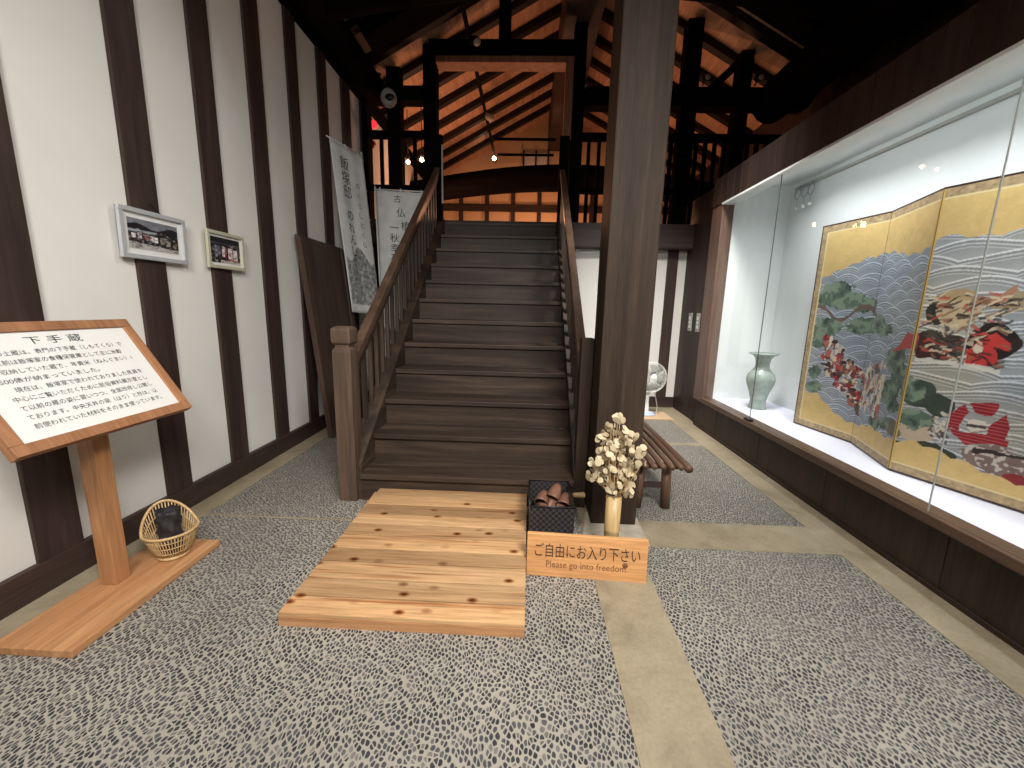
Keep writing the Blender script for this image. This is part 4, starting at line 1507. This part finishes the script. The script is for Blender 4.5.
    put((np.abs(Vw - (.145 + .05 * (U - 2.6))) < .006) & (U > 2.6) & (U < 2.95), (60, 50, 48), 0.3)
    img[gtop] = gold[gtop]
    img[gbot] = gold[gbot]
    # cloud edge of the gold
    # brocade border and pale line round the outside
    db, dt = v * 1.88, (1 - v) * 1.88
    dl = s * 0.653 if i == 0 else np.full_like(s, 9.0)
    d = np.minimum(np.minimum(db, dt), dl)
    bor = d < 0.06
    img[bor] = (L3((176, 152, 116)) * (0.45 + 0.5 * n2[..., None] + 0.6 * n3[..., None]))[bor]
    bl_ = (d > 0.052) & (d < 0.066)
    img[bl_] = L3((226, 206, 156))
    if i in (1, 3):
        e = (1 - s) * 0.653 < 0.012
        img[e] = L3((214, 178, 104)) * 0.9
    if i == 2:
        e = s * 0.653 < 0.010
        img[e] = L3((222, 184, 110)) * 0.9
    return np.clip(img, 0, 1)


def screen_panel(i):
    (xa, ya), (xb2, yb2) = FO[i], FO[i + 1]
    d = Vector((xb2 - xa, yb2 - ya, 0))
    nn = Vector((d.y, -d.x, 0)).normalized()      # back side direction
    if nn.x < 0:
        nn = -nn
    mb = MB()
    q = [Vector((xa, ya, 0)), Vector((xb2, yb2, 0))]
    e = d.normalized() * 0.002
    a, b = q[0] + e, q[1] - e
    t_ = nn * 0.02
    pts = [(p.x, p.y, SZ0) for p in (a, b, b + t_, a + t_)] + [(p.x, p.y, SZ1) for p in (a, b, b + t_, a + t_)]
    mb.hexa(pts)
    pn = build('panel', mb, M['lacquer'], fs_)
    off = -nn * 0.0012
    lw = 0.013
    ia = a + d.normalized() * (lw if i == 0 else 0.0) + off
    ib = b + off
    raster('painting', (ia.x, ia.y, SZ0 + lw), (ib.x, ib.y, SZ0 + lw), (ia.x, ia.y, SZ1 - lw), screen_rgb(i, 170, 480), M['painting'], pn)
    return pn


for i in range(4):
    screen_panel(i)

# ---- celadon vase and card
vs_ = thing('celadon_vase', 'pale green celadon vase with flared mouth at the far end of the case', 'vase', (2.69, 4.74, 0.428))
build('body', MB().lathe([(0.0001, 0.0), (0.088, 0.0), (0.09, 0.02), (0.084, 0.04), (0.082, 0.10), (0.10, 0.18), (0.135, 0.27), (0.148, 0.33), (0.14, 0.385), (0.11, 0.43), (0.082, 0.455), (0.073, 0.48), (0.072, 0.53), (0.08, 0.575), (0.105, 0.61), (0.152, 0.632), (0.154, 0.637), (0.10, 0.618), (0.068, 0.57), (0.064, 0.48), (0.0001, 0.47)], (2.69, 4.74, 0.428), 40), M['celadon'], vs_)
build('neck_ring', MB().lathe([(0.0815, 0.452), (0.087, 0.458), (0.0815, 0.464)], (2.69, 4.74, 0.428), 40), M['celadon'], vs_)
build('foot_ring', MB().lathe([(0.0905, 0.0), (0.097, 0.006), (0.0905, 0.014)], (2.69, 4.74, 0.428), 40), M['celadon'], vs_)
single('label_card', MB().obox((2.53, 4.765, 0.434), (0.07, 0.05, 0.006), (0, R(-6), R(15))), M['paper'], 'tiny blank white card lying before the celadon vase', 'card', None, (2.53, 4.765, 0.43))

# ---- hanging hooks at the far end of the picture rail
for y, dz, lb in ((5.05, 0.0, 'steel hanging ring nearest the case end, on the picture rail'), (4.935, 0.01, 'middle one of three steel hanging rings on the picture rail'), (4.83, 0.02, 'steel hanging ring nearest the folding screen, on the picture rail')):
    t = thing('hanging_ring', lb, 'ring', (3.0, y, 2.83), group='hanging rings on the picture rail')
    build('hook_wire', MB().tube([(3.0, y, 2.90 + dz / 2), (3.0, y, 2.885), (3.0, y, 2.882)], 0.004, 6), M['steel'], t)
    build('clip', MB().box(2.995, 3.016, y - 0.012, y + 0.012, 2.895, 2.915), M['steel'], t)
    ring = MB()
    ring.tube([(3.0, y + 0.052 * math.cos(2 * math.pi * k / 24), 2.832 + 0.052 * math.sin(2 * math.pi * k / 24)) for k in range(25)], 0.005, 6, cap=False)
    build('ring', ring, M['steel'], t)
    build('bead_wire', MB().tube([(3.0, y, 2.78), (3.0, y - 0.005, 2.70)], 0.0025, 6), M['steel'], t)
    build('bead', MB().ball((3.0, y - 0.005, 2.68), 0.022, 8), M['white_plastic'], t)

# ================================================================== LAMPS AND DEVICES HIGH UP
tr = thing('lighting_track', 'long dark ceiling track with small spotlights running into the loft', 'track light', (-0.88, 8.0, 5.03))
build('rail', MB().box(-0.905, -0.855, 5.66, 10.6, 5.01, 5.045), M['matt_black'], tr)
for y in (6.1, 8.3):
    hd_ = MB()
    hd_.tube([(-0.86, y, 5.01), (-0.82, y, 4.95)], 0.012, 8)
    hd_.tube([(-0.84, y + 0.06, 4.97), (-0.76, y - 0.06, 4.89)], [0.055, 0.06], 14)
    s_ = build('spot_head', hd_, M['grey_plastic'] if y > 7 else M['matt_black'], tr)
    build('lens', MB().ball((-0.758, y - 0.065, 4.886), 0.05, 8, (1, 0.6, 1)), M['lamp_paper'], s_)
hd_ = MB()
hd_.tube([(-0.88, 10.52, 5.02), (-0.88, 10.50, 4.97)], 0.012, 8)
hd_.tube([(-0.88, 10.56, 4.94), (-0.88, 10.42, 4.93)], [0.05, 0.06], 14)
s_ = build('spot_head', hd_, M['black_plastic'], tr)
build('bulb', MB().ball((-0.88, 10.40, 4.93), 0.045, 8), M['bulb'], s_)


def flare_point(x, y, z, label, mat):  # bulb stands in for a reflected lamp flare; cord and socket are made up
    t = thing('flare_bulb', label, 'lamp', (x, y, z), group=None)
    build('cord', MB().tube([(x, y, roof_z(x) - 0.01), (x, y, z + 0.08)], 0.007, 6), M['black_plastic'], t)
    build('socket', MB().lathe([(0.0001, 0.13), (0.025, 0.13), (0.03, 0.05), (0.0001, 0.045)], (x, y, z), 12), M['black_plastic'], t)
    build('bulb', MB().ball((x, y, z), 0.034, 8), mat, t)


flare_point(-2.13, 7.6, 3.93, 'small reddish bulb standing in for a lamp flare behind the left loft railing', M['flare_red'])
flare_point(-1.89, 7.6, 3.97, 'small pale bulb standing in for a lamp flare beside the post left of the stairs', M['bulb'])

sc_ = thing('security_camera', 'white rounded security camera on the dark post above the banners', 'camera', (-1.99, 6.2, 4.30))
build('body', MB().ball((-1.995, 6.22, 4.30), 0.115, 10, (0.95, 0.9, 1.05)), M['grey_plastic'], sc_)
build('lens', MB().ball((-1.955, 6.135, 4.275), 0.062, 8, (1.1, 0.6, 0.7)), M['black_plastic'], sc_)
build('bracket', MB().box(-2.03, -1.95, 6.25, 6.35, 4.36, 4.42), M['grey_plastic'], sc_)
el = thing('wall_lamp', 'small beige box lamp high in the corner above the white camera', 'lamp', (-2.22, 6.2, 4.54))
eb = MB()
eb.hexa([(-2.34, 6.12, 4.475), (-2.16, 6.06, 4.50), (-2.13, 6.22, 4.53), (-2.30, 6.26, 4.49), (-2.27, 6.12, 4.58), (-2.17, 6.08, 4.61), (-2.15, 6.22, 4.62), (-2.26, 6.26, 4.59)], 0.006)
build('shade', eb, M['lamp_paper'], el)
build('arm', MB().bar((-2.2, 6.2, 4.6), (-2.15, 6.36, 4.66), 0.03, 0.03), M['black_plastic'], el)
for y, z, lb in ((6.78, 4.19, 'upper round red alarm lamp in the loft corner by the left wall'), (6.68, 3.88, 'lower round red alarm lamp in the loft corner by the left wall')):
    t = thing('alarm_lamp', lb, 'alarm lamp', (XL, y, z))
    build('base', MB().lathe([(0.0001, 0.0), (0.075, 0.0), (0.07, 0.02), (0.0001, 0.02)], (XL, y, z), 18, mat=Matrix.Rotation(R(90), 4, 'Y')), M['grey_plastic'], t)
    build('dome', MB().ball((XL + 0.03, y, z), 0.06, 8, (1, 1, 1)), M['red_lamp'] if z > 4 else plain('dull_red_dome', (130, 20, 30), 0.3), t)
for x, z, lb in ((2.30, 4.60, 'small pale spotlight right of the tall dark post beside the pillar'), (3.0, 4.60, 'small grey spotlight high above the display case header')):
    t = thing('spotlight', lb, 'spotlight', (x, 6.25, z))
    s = MB()
    s.tube([(x, 6.33, z + 0.03), (x, 6.20, z - 0.02)], [0.035, 0.045], 12)
    build('housing', s, M['black_plastic'], t)
    build('lens', MB().ball((x, 6.195, z - 0.022), 0.036, 8, (1, 0.4, 1)), M['lamp_paper'], t)
    build('arm', MB().tube([(x, 6.30, z), (x, 6.36, z - 0.05)], 0.01, 6), M['black_plastic'], t)
